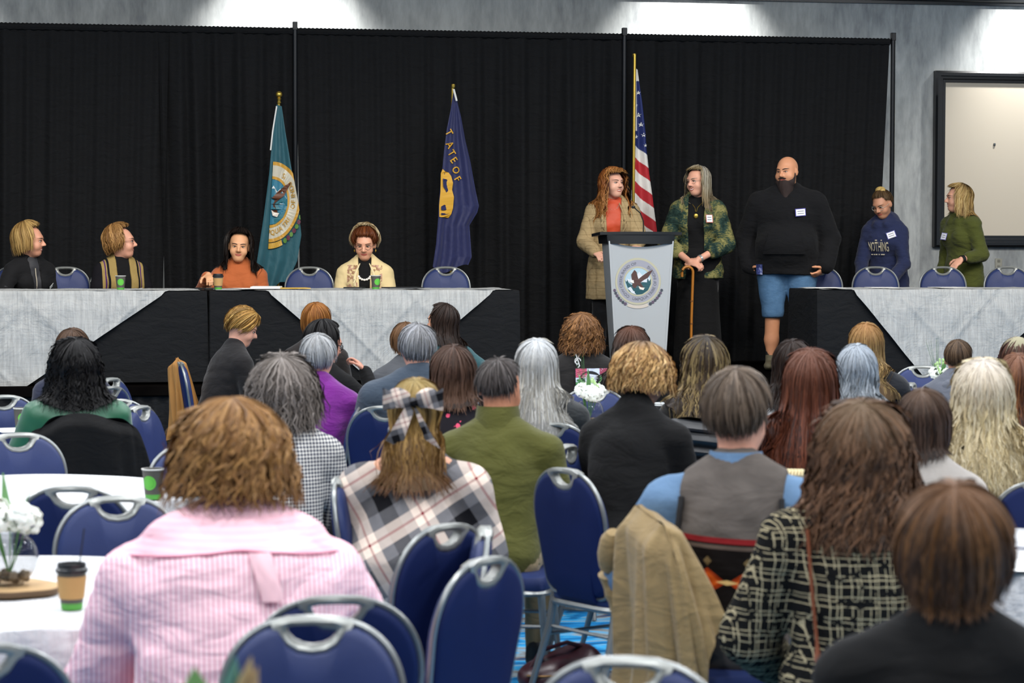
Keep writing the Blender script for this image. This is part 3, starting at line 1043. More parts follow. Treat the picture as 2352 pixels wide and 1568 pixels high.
drape_panel(g1 - .05, pole_l - .015, g1 + .012, pole_l - .03, 'black drape panel behind the teal flag and the woman in the rust top', 2)
drape_panel(pole_l + .012, pole_m - .015, pole_l + .055, pole_m - .02, 'wide black drape panel behind the navy flag', 3)
drape_panel(pole_m + .012, pole_r - .03, pole_m + .015, pole_r - .165, 'rightmost black drape panel behind the bearded man', 4)
M_PIPE = plain('pipe_black', '#1b1d20', .35, .6)
for i, (x, lb) in enumerate(((PX[0], 'leftmost upright pipe of the drape frame'), (pole_l, 'upright drape pipe just right of the teal flag'), (pole_m, 'upright drape pipe just left of the striped flag'), (pole_r, 'upright drape pipe standing free at the right drape edge'))):
    r = empty('drape_upright', (x, DRAPE_Y - .02, STAGE_Z))
    H = DT - STAGE_Z + .035
    MB().tube([(0, 0, .01), (0, 0, H - .05)], .0235, 12).build('pipe', M_PIPE, r)
    MB().box((0, 0, H - .02), (.045, .05, .075), .004).build('slot_cap', M_PIPE, r)
    MB().box((0, 0, .006), (.45, .45, .010), .003).build('base_plate', M_PIPE, r)
    tag(r, lb, 'pipe', 'uprights of the drape frame')
for a, b, lb in ((PX[0], pole_l, 'left crossbar of the drape frame'), (pole_l, pole_m, 'middle crossbar of the drape frame'), (pole_m, pole_r, 'right crossbar of the drape frame')):
    r = MB().tube([(a + .02, DRAPE_Y - .0, DT - .035), (b - .02, DRAPE_Y - .0, DT - .035)], .018, 10).build('drape_crossbar', M_PIPE)
    tag(r, lb, 'pipe', 'crossbars of the drape frame')

# ------------------------------------------------------------------ framed board and wall plate
fl, fr = at_y(2143, 300, WALL_Y).x, at_y(2143, 300, WALL_Y).x + 2.9
ft, fb = at_y(2143, 163, WALL_Y).z, at_y(2143, 567, WALL_Y).z
r = empty('framed_board', (fl, WALL_Y, fb))
tag(r, 'large cream wall board in a thick glossy black moulded frame', 'board')
W_, H_ = fr - fl, ft - fb
MB().box((W_ / 2, -.02, H_ / 2), (W_ - .2, .03, H_ - .2)).build('panel', plain('cream_board', '#b3ab9c', .55), r, False)
for nm, a, b, hor in (('frame_rail', (0, H_), (W_, H_), 1), ('frame_rail', (0, 0), (W_, 0), -1), ('frame_stile', (0, 0), (0, H_), 0), ('frame_stile', (W_, 0), (W_, H_), 2)):
    pr = [(0, 0), (0, .07), (.02, .085), (.05, .085), (.055, .06), (.08, .06), (.088, .045), (.115, .045), (.125, .02), (.125, 0)]
    mb = MB(); V = []
    for e, P in enumerate((a, b)):
        for inn, out in pr:
            if hor in (1, -1):
                x = P[0] + (inn if e == 0 else -inn); z = P[1] - hor * inn
            else:
                x = P[0] + (inn if hor == 0 else -inn); z = P[1] + (inn if e == 0 else -inn)
            V.append((x, -out, z))
    k = len(pr)
    mb.add(V, [(i, i + 1, k + i + 1, k + i) for i in range(k - 1)])
    mb.build(nm, M_GLOSS_BLACK, r, True, 20)
pm = at_y(2281, 332, WALL_Y)
MB().box((pm.x - fl, -.04, pm.z - fb), (.022, .012, .03), .004).build('hook', plain('hook_steel', '#55585a', .4, .6), r)
pw = at_y(2293, 606, WALL_Y)
w = empty('wall_plate', (pw.x, WALL_Y, pw.z)); tag(w, 'small beige wall plate below the framed board', 'wall plate')
MB().box((0, -.006, 0), (.075, .012, .115), .004).build('plate', plain('beige_plastic', '#9d9c90', .5), w)
for q in (-.03, .03): MB().box((0, -.013, q), (.03, .004, .028), .003).build('socket', plain('socket_dark', '#77766c', .5), w)
# ------------------------------------------------------------------ banquet chair
def vinyl(name, hexc, rough, sp=.25):
    n = NT(name, rough, 0, sp)
    c = srgb(hexc)
    n.color(n.mix(n.noise(12, detail=3), tuple(k * .9 for k in c), tuple(k * 1.1 for k in c)))
    n.bump(n.noise(160, detail=2), .12, .004)
    return n.m
M_CH_FRONT = vinyl('chair_vinyl', '#232f58', .48)
M_CH_BACK = vinyl('chair_fabric', '#0b1b48', .65, .22)
M_SILVER = plain('chair_silver', '#8b8e8d', .36, .75)
M_HANDLE = plain('handle_silver', '#8f918d', .4, .45)
CW, CB, CT = .405, .445, .912       # back width, lowest and highest point of the back panel
def chair_outline(inset=0.0, notch=True, n=12):
    """closed outline (x, z) of the back panel, counter-clockwise from the bottom left"""
    w, b, t = CW / 2 - inset, CB + inset, CT - inset
    pts = []
    rb = .06
    for a in np.linspace(math.pi, 1.5 * math.pi, 5): pts.append((-w * .90 + rb + rb * math.cos(a), b + rb + rb * math.sin(a)))
    for a in np.linspace(1.5 * math.pi, 2 * math.pi, 5): pts.append((w * .90 - rb + rb * math.cos(a), b + rb + rb * math.sin(a)))
    ea, eb = w, .19                       # quarter super-ellipses at the top
    right = []
    for a in np.linspace(0, math.pi / 2, n):
        right.append((ea * math.cos(a) ** .78, t - eb + eb * math.sin(a) ** .92 ))
    if notch:
        right = [p for p in right if p[0] > .088 - inset * .3]
        right += [(.078 - inset * .2, t - .012), (.060, t - .045), (.035, t - .062), (0, t - .067)]
    pts += right
    pts += [(-x, z) for x, z in right[::-1]][1:]
    return pts
def lean_back(x, y, z):
    """tilt of the back: it leaves the seat at y -.19 and leans away"""
    return (x, -.205 - (z - .46) * .16 + y, z)
def make_chair():
    root = empty('banquet_chair')
    out = chair_outline()
    n = len(out)
    cxz = (0, (CB + CT) / 2 - .02)
    def pad(sign, depth):
        mb = MB(); V, F = [], []
        for sc, dp in ((1.0, 0), (1.0, .35), (.975, .72), (.92, .95), (.6, 1.08), (.2, 1.12)):
            for x, z in out: V.append(lean_back(x * sc, sign * depth * dp, cxz[1] + (z - cxz[1]) * sc))
        L = 6
        for i in range(L - 1):
            for k in range(n):
                f = (i * n + k, i * n + (k + 1) % n, (i + 1) * n + (k + 1) % n, (i + 1) * n + k)
                F.append(f if sign < 0 else f[::-1])
        F.append(tuple((L - 1) * n + k for k in range(n)) if sign < 0 else tuple((L - 1) * n + k for k in range(n))[::-1])
        return mb.add(V, F)
    pad(1, .034).build('backrest', M_CH_FRONT, root)
    pad(-1, .020).build('back_panel', M_CH_BACK, root)
    rim = [lean_back(x, 0, z) for x, z in chair_outline(-.006, False, 14)]
    MB().tube(rim, .0085, 8, closed=True, up=(0, 1, .2)).build('edge_frame', M_SILVER, root)
    # D shaped grab handle
    t = CT + .004
    outer = [(-.095, t - .006), (-.085, t - .03), (-.066, t - .055), (-.038, t - .073), (0, t - .079), (.038, t - .073), (.066, t - .055), (.085, t - .03), (.095, t - .006), (.06, t + .006), (0, t + .009), (-.06, t + .006)]
    inner = [(-.060, t - .016), (-.054, t - .031), (-.040, t - .045), (-.022, t - .053), (0, t - .056), (.022, t - .053), (.040, t - .045), (.054, t - .031), (.060, t - .016), (.04, t - .012), (0, t - .011), (-.04, t - .012)]
    V, F = [], []
    m = 12
    mids = [((a[0] + b[0]) / 2, (a[1] + b[1]) / 2) for a, b in zip(outer, inner)]
    rings = [(outer, -.012), (outer, .020), (mids, .028), (inner, .020), (inner, -.012), (mids, -.018)]
    for pts, y in rings:
        for x, z in pts: V.append(lean_back(x, y, z))
    for i in range(6):
        for k in range(m):
            F.append((i * m + k, i * m + (k + 1) % m, ((i + 1) % 6) * m + (k + 1) % m, ((i + 1) % 6) * m + k))
    MB().add(V, F).build('handle', M_HANDLE, root, True, 60)
    # connecting strip, seat, frame, legs
    V = []
    for z, y in ((CB + .09, -.014), (CB - .01, -.016), (.425, -.01), (.405, .05)):
        for sx, dy in ((-.11, -.008), (.11, -.008), (.11, .012), (-.11, .012)): V.append(lean_back(sx, y + dy, z))
    F = [(i * 4 + k, i * 4 + (k + 1) % 4, (i + 1) * 4 + (k + 1) % 4, (i + 1) * 4 + k) for i in range(3) for k in range(4)]
    MB().add(V, F + [(0, 3, 2, 1), (12, 13, 14, 15)]).build('back_support', M_CH_BACK, root)
    def seat(u, v):
        a = u * 2 * math.pi
        pr = ((0, .468), (.5, .478), (.85, .472), (.97, .462), (1, .445), (1, .415), (.97, .405), (0, .405))
        s, z = pr[round(v * 7)]
        e = .32
        x = math.copysign(abs(math.cos(a)) ** e, math.cos(a)) * .215 * s
        y = math.copysign(abs(math.sin(a)) ** e, math.sin(a)) * .22 * s
        return (x * (1 + .05 * y / .22), y + .015, z)
    MB().grid(seat, 40, 7).build('seat', M_CH_FRONT, root)
    ringp = [(math.copysign(abs(math.cos(a)) ** .35, math.cos(a)) * .212, math.copysign(abs(math.sin(a)) ** .35, math.sin(a)) * .217 + .015, .400) for a in np.linspace(0, 2 * math.pi, 36, endpoint=False)]
    MB().tube(ringp, .013, 6, closed=True).build('seat_frame', M_SILVER, root)
    for sx in (-1, 1):
        MB().tube([(sx * .185, .205, .40), (sx * .205, .235, .005)], [.015, .011], 8).build('leg', M_SILVER, root)
        MB().tube([(sx * .185, -.175, .43), (sx * .190, -.20, .30), (sx * .215, -.29, .005)], [.015, .015, .011], 8).build('leg', M_SILVER, root)
        MB().tube([(sx * .192, .215, .27), (sx * .196, -.215, .27)], .008, 6).build('stretcher', M_SILVER, root)
    MB().tube([(-.19, -.195, .30), (.19, -.195, .30)], .008, 6).build('stretcher', M_SILVER, root)
    return root
CHAIR = make_chair()
_used = [False]
def put_chair(px, py_top, yaw, label, group=None, ground=0.0, depth=None, off=None):
    """chair whose back's top centre lies on the photo's ray; yaw as for people"""
    if depth is None: p = at_z(px, py_top, ground + CT + .01)
    else: p = at_depth(px, py_top, depth)
    rz = -(azimuth(px) + math.radians(yaw))
    o = CHAIR if not _used[0] else link_copy(CHAIR)
    _used[0] = True
    back = Matrix.Rotation(rz, 3, 'Z') @ Vector(lean_back(0, 0, CT))
    o.location = (p.x - back.x, p.y - back.y, ground)
    o.rotation_euler = (0, 0, rz)
    o['label'] = label; o['category'] = 'chair'
    o['group'] = group or 'blue banquet chairs on the audience floor'
    return o
def chair_under(root, label, turn=0.0, group=None, dx=0.0, dy=0.0):
    """chair below a seated figure, its back turned by turn degrees against the figure"""
    o = CHAIR if not _used[0] else link_copy(CHAIR)
    _used[0] = True
    rz = root.rotation_euler.z
    q = Matrix.Rotation(rz, 3, 'Z') @ Vector((dx, .05 + dy, 0))
    o.location = (root.location.x + q.x, root.location.y + q.y, root.location.z)
    o.rotation_euler = (0, 0, rz - math.radians(turn))
    o['label'] = label; o['category'] = 'chair'
    o['group'] = group or 'blue banquet chairs on the audience floor'
    return o

# ------------------------------------------------------------------ linens and tables
def linen(name, hexc, scale=1.0, lo=.8):
    n = NT(name, .9, 0, .2)
    c = srgb(hexc)
    a = n.noise(60 * scale, n.mapped((1, .08, .08), (0, .75, 0)), 3, .6)
    b = n.noise(60 * scale, n.mapped((.08, .08, 1), (0, .75, 0)), 3, .6)
    v = n.noise(3.5, None, 4, .6, .8)
    f = n.math('ADD', n.math('MULTIPLY', a, .78), n.math('MULTIPLY', b, .22))
    n.color(n.ramp(f, [(.36, tuple(k * lo for k in c)), (.62, c)]))
    n.bump(n.math('ADD', n.math('MULTIPLY', f, .4), v), .75, .035)
    return n.m
M_LINEN = linen('white_linen', '#c6c7c9', 1.0, .90)
M_OVERLAY = linen('overlay_linen', '#a6a7a5', 1.0, .76)
M_TABLE_TOP = plain('table_laminate', '#8a7a66', .5)
M_STEEL = plain('table_steel', '#55585a', .4, .7)
def crease(x, z, seed):
    """ironed folds and wrinkles of the linen, as an offset"""
    s = 0
    for k, (px, sg) in enumerate(((.55, 1), (.62, -1))):
        d = ((x * math.cos(.78) + sg * z * math.sin(.78)) / px + .3 * seed + .25 * k) % 1.0
        s += .006 * math.exp(-((d - .5) / .03) ** 2)
    s += .004 * math.sin(9 * x + 5 * z + seed) + .003 * math.sin(-14 * x + 11 * z + 2 * seed) + .002 * math.sin(27 * x + 19 * z)
    return s
def stage_table(xa, xb, Y, hang, label_t, label_b, label_w, ends=True, zt=STAGE_Z + .745):
    """long table with a fitted black cloth and a white square overlay laid cornerwise; hang = (left x, tip x, right x, tip z)"""
    D = .76
    t = empty('banquet_table', ((xa + xb) / 2, Y + D / 2, STAGE_Z))
    tag(t, label_t, 'table', 'long tables on the stage')
    L = xb - xa
    MB().box((0, 0, zt - STAGE_Z - .025), (L - .02, D - .02, .035), .006).build('table_top', M_TABLE_TOP, t)
    for sx in (-1, 1):
        for sy in (-1, 1): MB().tube([(sx * (L / 2 - .25), sy * .28, zt - STAGE_Z - .03), (sx * (L / 2 - .25), sy * .30, 0.005)], .014, 8).build('leg', M_STEEL, t)
        MB().tube([(sx * (L / 2 - .25), -.295, .14), (sx * (L / 2 - .25), .295, .14)], .010, 6).build('stretcher', M_STEEL, t)
    # black cloth: flat top, straight sides with loose ripples
    mb = MB()
    per = [(-L / 2, -D / 2), (L / 2, -D / 2), (L / 2, D / 2), (-L / 2, D / 2)]
    pts = []
    for i in range(4):
        a, b = per[i], per[(i + 1) % 4]
        k = 60 if i in (0, 2) else 16
        for q in range(k): pts.append((a[0] + (b[0] - a[0]) * q / k, a[1] + (b[1] - a[1]) * q / k, i))
    V, F = [], []
    H = zt - STAGE_Z
    rows = [(H + .001, 0.0), (H - .012, .005), (H - .06, .007)] + [(H - .06 - (H - .08) * q / 8, .008 + .012 * q / 8) for q in range(1, 9)]
    nor = [(0, -1), (1, 0), (0, 1), (-1, 0)]
    for z, o in rows:
        for x, y, i in pts:
            w = o * (1 + .8 * math.sin(x * 8 + y * 9) * math.sin(x * 2.3 + 1))
            V.append((x + nor[i][0] * w, y + nor[i][1] * w, z))
    m = len(pts)
    for r in range(len(rows) - 1):
        for k in range(m): F.append((r * m + k, (r + 1) * m + k, (r + 1) * m + (k + 1) % m, r * m + (k + 1) % m))
    F.append(tuple(range(m)))
    o = mb.add(V, F).build('black_tablecloth', M_BLACK_CLOTH)
    o.location = t.location
    tag(o, label_b, 'tablecloth', 'black cloths on the stage tables')
    # white overlay: sheet on the top and a pointed fall in front
    xl, xt, xr, tipz = hang
    def top(u, v):
        x = xa + .05 + (L - .10) * u
        return (x, Y - .010 + (D - .03) * v, zt + .006 + crease(x, v, 2) * .4)
    mb = MB().grid(top, 80, 10)
    NU, NV = 90, 40
    def fall(u, v):
        z = zt + .006 - v * (zt - tipz)
        a, b = xl + (xt - xl) * v, xr + (xt - xr) * v
        x = a + (b - a) * u
        y = Y - .013 - .030 * min(1, v * 6) - 1.4 * crease(x - xl, z, 1) - .012 * v
        if v < .03: z = zt + .005 - .008 * (v / .03); 
        return (x, y, z)
    mb.grid(fall, NU, NV)
    o = mb.build('table_overlay', M_OVERLAY)
    o.location = (0, 0, 0)
    tag(o, label_w, 'tablecloth', 'white overlays on the stage tables')
    return t
def round_table(px, depth, label_t, label_c, R=.76, drop=.52, seed=1):
    c = at_depth(px, 542, depth)
    t = empty('round_table', (c.x, c.y, 0))
    tag(t, label_t, 'table', 'round tables of the audience')
    MB().lathe([(0, .715), (R - .01, .715), (R, .722), (R, .738), (R - .01, .745), (0, .745)], 48).build('table_top', M_TABLE_TOP, t)
    MB().tube([(0, 0, .05), (0, 0, .715)], .045, 12).build('pedestal', M_STEEL, t)
    for k in range(4):
        a = k * math.pi / 2 + .4
        MB().tube([(0, 0, .10), (.22 * math.cos(a), .22 * math.sin(a), .06), (.40 * math.cos(a), .40 * math.sin(a), .012)], [.03, .025, .012], 8).build('foot', M_STEEL, t)
    rg = random.Random(seed)
    ph = [rg.uniform(0, 6.28) for _ in range(4)]
    n = 180
    V, F = [(0, 0, .750)], []
    rows = [(R * .35, .750, 0), (R * .7, .750, 0), (R * .95, .750, 0), (R + .004, .748, 0), (R + .014, .738, .1)] + [(R + .018 + .06 * q / 7, .738 - drop * q / 7, q / 7) for q in range(1, 8)]
    for r, z, k in rows:
        for i in range(n):
            a = 2 * math.pi * i / n
            w = k * (.050 * math.sin(11 * a + ph[0] + .6 * math.sin(3 * a)) + .022 * math.sin(23 * a + ph[1]))
            zz = z + (0 if k else .0015 * math.sin(9 * r * math.cos(a) + ph[2]) + .0015 * math.sin(13 * r * math.sin(a) + ph[3]))
            V.append(((r + w) * math.cos(a), (r + w) * math.sin(a), zz))
    for i in range(n): F.append((0, 1 + i, 1 + (i + 1) % n))
    for r in range(len(rows) - 1):
        for i in range(n): F.append((1 + r * n + i, 1 + (r + 1) * n + i, 1 + (r + 1) * n + (i + 1) % n, 1 + r * n + (i + 1) % n))
    o = MB().add(V, F).build('tablecloth', M_LINEN)
    o.location = (c.x, c.y, 0)
    tag(o, label_c, 'tablecloth', 'white cloths on the round tables')
    return c

# ------------------------------------------------------------------ text and emblem pieces
def text_mesh(body, fn, name, mat, parent, size=1.0, sx=1.0, subdiv=0):
    """lettering: glyph outlines as flat polygons, each vertex mapped by fn(x, y); x centred on 0"""
    cu = bpy.data.curves.new('lettering', 'FONT')
    cu.body = body
    cu.align_x = 'CENTER'
    cu.align_y = 'CENTER'
    cu.size = size
    cu.resolution_u = 3
    cu.offset = size * .012
    ob = bpy.data.objects.new('lettering', cu)
    me = ob.to_mesh()
    V = [fn(v.co.x * sx, v.co.y) for v in me.vertices]
    F = [tuple(p.vertices) for p in me.polygons]
    ob.to_mesh_clear()
    bpy.data.objects.remove(ob)
    bpy.data.curves.remove(cu)
    return MB().add(V, F).build(name, mat, parent, False)
def disc(mb, fn, r, c=(0, 0), n=40, rings=4):
    V = [fn(*c)]
    for k in range(1, rings + 1):
        for i in range(n):
            a = 2 * math.pi * i / n
            V.append(fn(c[0] + r * k / rings * math.cos(a), c[1] + r * k / rings * math.sin(a)))
    F = [(0, 1 + i, 1 + (i + 1) % n) for i in range(n)]
    for k in range(rings - 1):
        for i in range(n): F.append((1 + k * n + i, 1 + (k + 1) * n + i, 1 + (k + 1) * n + (i + 1) % n, 1 + k * n + (i + 1) % n))
    return mb.add(V, F)
def annulus(mb, fn, r0, r1, n=64, a0=0, a1=2 * math.pi):
    V, F = [], []
    for i in range(n + 1):
        a = a0 + (a1 - a0) * i / n
        V += [fn(r0 * math.cos(a), r0 * math.sin(a)), fn(r1 * math.cos(a), r1 * math.sin(a))]
    for i in range(n): F.append((2 * i, 2 * i + 1, 2 * i + 3, 2 * i + 2))
    return mb.add(V, F)
def densify(pts, step):
    out = []
    for i, p in enumerate(pts):
        q = pts[(i + 1) % len(pts)]
        k = max(1, int(math.hypot(q[0] - p[0], q[1] - p[1]) / step))
        for j in range(k): out.append((p[0] + (q[0] - p[0]) * j / k, p[1] + (q[1] - p[1]) * j / k))
    return out
def seal(parent, fn, pal, top_text, bottom_text, wreath=True, ts=.15, ang=(90, -90)):
    """round seal with an eagle before mountains and firs; fn(x, y, layer) maps the unit disc"""
    L = lambda k: (lambda x, y: fn(x, y, k))
    def piece(name, col_, k, builder):
        mb = MB(); builder(mb, L(k))
        return mb.build(name, plain('seal_' + col_, col_, .5), parent, False)
    piece('seal_rim', pal['rim'], 1, lambda m, f: annulus(m, f, .93, 1.02))
    piece('seal_band', pal['band'], 1, lambda m, f: annulus(m, f, .62, .93))
    piece('seal_inner_rim', pal['rim'], 2, lambda m, f: annulus(m, f, .58, .65))
    piece('seal_sky', pal['sky'], 1, lambda m, f: disc(m, f, .59))
    mount = [(-.58, -.02), (-.45, .12), (-.36, .06), (-.22, .30), (-.12, .20), (.06, .42), (.20, .26), (.30, .34), (.56, .08), (.58, -.06)]
    piece('seal_mountain', pal['snow'], 2, lambda m, f: m.poly(densify(mount, .08), f))
    wood = [(-.585, .06), (-.52, -.02), (-.48, .08), (-.42, -.06), (-.3, -.14), (-.1, -.2), (.1, -.16), (.2, .05), (.26, -.02), (.33, .12), (.38, 0), (.44, .14), (.5, .0), (.57, .12), (.58, -.1), (.45, -.38), (.2, -.55), (-.1, -.58), (-.4, -.42)]
    piece('seal_firs', pal['fir'], 3, lambda m, f: m.poly(densify(wood, .08), f))
    rock = [(-.46, -.3), (-.34, -.24), (-.16, -.30), (-.14, -.5), (-.06, -.58), (-.28, -.5)]
    piece('seal_rock', pal['snow'], 4, lambda m, f: m.poly(densify(rock, .08), f))
    eagle = [(-.16, .50), (-.30, .30), (-.28, .10), (-.20, 0), (-.26, -.14), (-.22, -.26), (-.12, -.30), (-.02, -.16), (.06, -.20), (.14, -.28), (.26, -.26), (.18, -.16), (.12, -.04), (.26, .06), (.44, .16), (.56, .34), (.66, .50), (.46, .42), (.22, .26), (.02, .10), (-.02, .22), (-.06, .40)]
    piece('seal_eagle', pal['eagle'], 5, lambda m, f: m.poly(densify(eagle, .08), f))
    tail = [(.02, -.20), (.14, -.26), (.30, -.28), (.24, -.38), (.08, -.34)]
    piece('seal_tail_feathers', '#d8d0c4', 6, lambda m, f: m.poly(tail, f))
    head = [(-.30, .02), (-.20, .06), (-.18, -.08), (-.28, -.06), (-.36, -.04)]
    piece('seal_eagle_head', '#e4ded4', 6, lambda m, f: m.poly(head, f))
    r = .775
    def arc_top(x, y):
        a = math.radians(ang[0]) - x / r
        return fn((r + y) * math.cos(a), (r + y) * math.sin(a), 3)
    def arc_bot(x, y):
        a = math.radians(ang[1]) + x / r
        return fn((r - y) * math.cos(a), (r - y) * math.sin(a), 3)
    mt = plain('seal_text_' + pal['text'], pal['text'], .5)
    text_mesh(top_text, arc_top, 'seal_lettering', mt, parent, ts * 1.2, 1.12)
    text_mesh(bottom_text, arc_bot, 'seal_lettering', mt, parent, ts * 1.25, 1.0)
    if wreath:
        rg = random.Random(4)
        for k in range(22):
            a = math.radians(200 + k * 140 / 21)
            if 246 < math.degrees(a) < 296: continue
            rr = 1.12
            colr = pal['leaf'] if k % 2 else pal['berry']
            piece('wreath_leaf', colr, 3, lambda m, f, a=a: disc(m, f, .062 + .01 * rg.random(), (rr * math.cos(a), rr * math.sin(a)), 8, 1))
        piece('seal_ribbon', pal['ribbon'], 2, lambda m, f: annulus(m, f, 1.04, 1.18, 16, math.radians(246), math.radians(294)))
# ------------------------------------------------------------------ flags
def lerp_tab(tab, y):
    return float(np.interp(y, [t[0] for t in tab], [t[1] for t in tab]))
class Flag:
    def __init__(s, Y, xl, xr, top, bot, folds, amp):
        s.Y, s.xl, s.xr, s.top, s.bot, s.folds, s.amp = Y, xl, xr, top, bot, folds, amp
    def depth(s, u, py):
        k = min(1, max(.1, (py - s.top(u)) / 200))
        return -s.amp * k * (math.sin(u * s.folds * 2 * math.pi + .7) + .35 * math.sin(u * s.folds * 4.7 + py * .012))
    def at(s, px, py, off=0.0):
        a, b = lerp_tab(s.xl, py), lerp_tab(s.xr, py)
        u = (px - a) / max(1e-3, b - a)
        p = at_y(px, py, s.Y)
        return Vector((p.x, s.Y + s.depth(min(1, max(0, u)), py) - off, p.z))
    def grid(s, root, mat, nu=48, nv=110, color=None):
        V, C = [], []
        for j in range(nv + 1):
            for i in range(nu + 1):
                u = i / nu
                py = s.top(u) + (s.bot(u) - s.top(u)) * j / nv
                px = lerp_tab(s.xl, py) * (1 - u) + lerp_tab(s.xr, py) * u
                V.append(s.at(px, py) - root.location)
                if color: C.append(color(u, py))
        F = [(j * (nu + 1) + i, j * (nu + 1) + i + 1, (j + 1) * (nu + 1) + i + 1, (j + 1) * (nu + 1) + i) for j in range(nv) for i in range(nu)]
        return np_mesh('flag_cloth', np.array([tuple(v) for v in V]), F, mat, True, np.array(C) if color else None, root)
M_GOLD = plain('gold_metal', '#c9a84a', .28, .85)
def flag_root(name, px, Y, label, top_py, pole_px_top, ball, behind=.09):
    base = at_y(px, 700, Y)
    r = empty(name, (base.x, Y, STAGE_Z))
    tag(r, label, 'flag')
    tp = at_y(pole_px_top, top_py, Y)
    o = Vector((tp.x - base.x, 0, tp.z - STAGE_Z))
    MB().tube([(0, behind, .05), o + Vector((0, behind * .3, 0))], .014, 10).build('pole', M_GOLD, r)
    MB().lathe([(.15, .004), (.15, .02), (.10, .035), (.03, .06), (.022, .12), (0, .12)], 24).build('base', M_GOLD, r)
    if ball:
        MB().ell(o + Vector((0, 0, .035)), (.030, .030, .030), 14, 10).lathe([(.020, -.04), (.012, -.02), (.02, 0), (.012, .01)], 12, tuple(o)).build('finial', M_GOLD, r)
    else:
        MB().lathe([(.015, -.02), (.018, -.01), (.018, .01), (0, .012)], 12, tuple(o)).build('finial', M_GOLD, r)
    return r
def flag_mat(name, hexc):
    n = NT(name, .55, 0, .35)
    c = srgb(hexc)
    n.color(n.mix(n.noise(5, n.mapped((3, 1, .7)), 4), tuple(k * .7 for k in c), tuple(k * 1.2 for k in c)))
    n.bump(n.noise(9, n.mapped((2, 1, .8)), 3), .4, .02)
    n.set('Sheen Weight', .3)
    return n.m
FY = 21.45
# teal flag with the round seal
r = flag_root('standing_flag', 640, FY, 'teal flag with a round gold rimmed seal, brass ball on its pole', 226, 641, True)
teal = Flag(FY, [(236, 636), (300, 627), (400, 618), (500, 605), (612, 588), (670, 586)], [(236, 646), (300, 655), (380, 668), (430, 677), (480, 686), (540, 692), (600, 682), (670, 650)],
            lambda u: 240 + 4 * u, lambda u: 612 + 50 * math.sin(min(1, u * 1.3) * math.pi * .75), 2.2, .016)
teal.grid(r, flag_mat('teal_satin', '#1a4f5a'), 64, 160)
pts = [teal.at(636, 244) - r.location, teal.at(627, 300) - r.location, teal.at(622, 345) - r.location]
MB().tube([p + Vector((-.003, -.01, 0)) for p in pts], .007, 6).build('white_heading', plain('flag_white', '#d8d8d4', .7), r)
def seal_on_teal(x, y, layer):
    py = 464 - 91 * y
    px = 622 + 66 * max(x, 0) + 6 * min(x, 0) + (464 - py) * .055
    a = lerp_tab(teal.xr, py)
    px = min(px, a + 1)
    return teal.at(px, py, .010 + .004 * layer if x > -.02 else -.03) - r.location
seal(r, seal_on_teal, dict(rim='#b88a2c', band='#b9b4a2', sky='#2d6f86', snow='#cfd4d4', fir='#1f6470', eagle='#5a3420', text='#b58a2c', leaf='#4f7a2e', berry='#5a2638', ribbon='#b8902f'), 'COW CREEK BAND OF', 'UMPQUA TRIBE OF INDIANS', True, .15, (168, -26))
# navy flag with gold lettering
r = flag_root('standing_flag', 1036, FY, 'navy blue flag with gold letters and a gold shield', 196, 1041, False)
navy = Flag(FY, [(212, 1041), (253, 1035), (297, 1026), (344, 1020), (397, 1015), (459, 1008), (503, 1006), (561, 1001), (614, 993), (640, 990)], [(212, 1046), (224, 1048), (268, 1059), (321, 1069), (371, 1081), (435, 1093), (473, 1101), (488, 1097), (517, 1079), (590, 1084), (640, 1062)],
            lambda u: 214, lambda u: 612 + 12 * math.sin(u * 5) + 8 * u, 2.6, .016)
navy.grid(r, flag_mat('navy_satin', '#181e4c'), 64, 160)
MB().tube([navy.at(1041, 205) - r.location + Vector((0, -.02, 0)), navy.at(1048, 232) - r.location + Vector((0, -.02, 0))], .010, 6).build('white_heading', plain('flag_white', '#d8d8d4', .7), r)
M_YEL = plain('flag_gold_print', '#c8961e', .6)
for ch, px, py, rot in (('T', 1030, 305, 62), ('A', 1032, 333, 60), ('T', 1036, 352, 58), ('E', 1041, 368, 55), ('O', 1046, 391, 62), ('F', 1050, 411, 60)):
    a = math.radians(rot)
    fn = lambda x, y, px=px, py=py, a=a: navy.at(px + (x * math.cos(a) + y * math.sin(a)) * 1.0, py + (x * math.sin(a) - y * math.cos(a)), .016) - r.location
    text_mesh(ch, fn, 'lettering', M_YEL, r, 23, .9)
shield = [(1012, 398), (1016, 388), (1022, 394), (1030, 396), (1036, 404), (1040, 420), (1038, 436), (1042, 452), (1040, 478), (1036, 492), (1030, 500), (1008, 498), (1008, 470), (1011, 440)]
mb = MB(); mb.poly(densify(shield, 6), lambda x, y: navy.at(x, y, .012) - r.location); mb.build('shield', M_YEL, r, False)
M_NAVYP = plain('flag_navy_print', '#171d4c', .7)
for q, pl in enumerate(([(1016, 410), (1026, 412), (1030, 424), (1034, 446), (1028, 452), (1022, 436), (1017, 428)], [(1012, 474), (1020, 470), (1032, 478), (1032, 484), (1012, 482)], [(1029, 455), (1036, 462), (1034, 474), (1028, 468)], [(1012, 489), (1034, 491), (1033, 494), (1012, 493)])):
    mb = MB(); mb.poly(densify(pl, 5), lambda x, y: navy.at(x, y, .018) - r.location); mb.build('shield_figure', M_NAVYP, r, False)
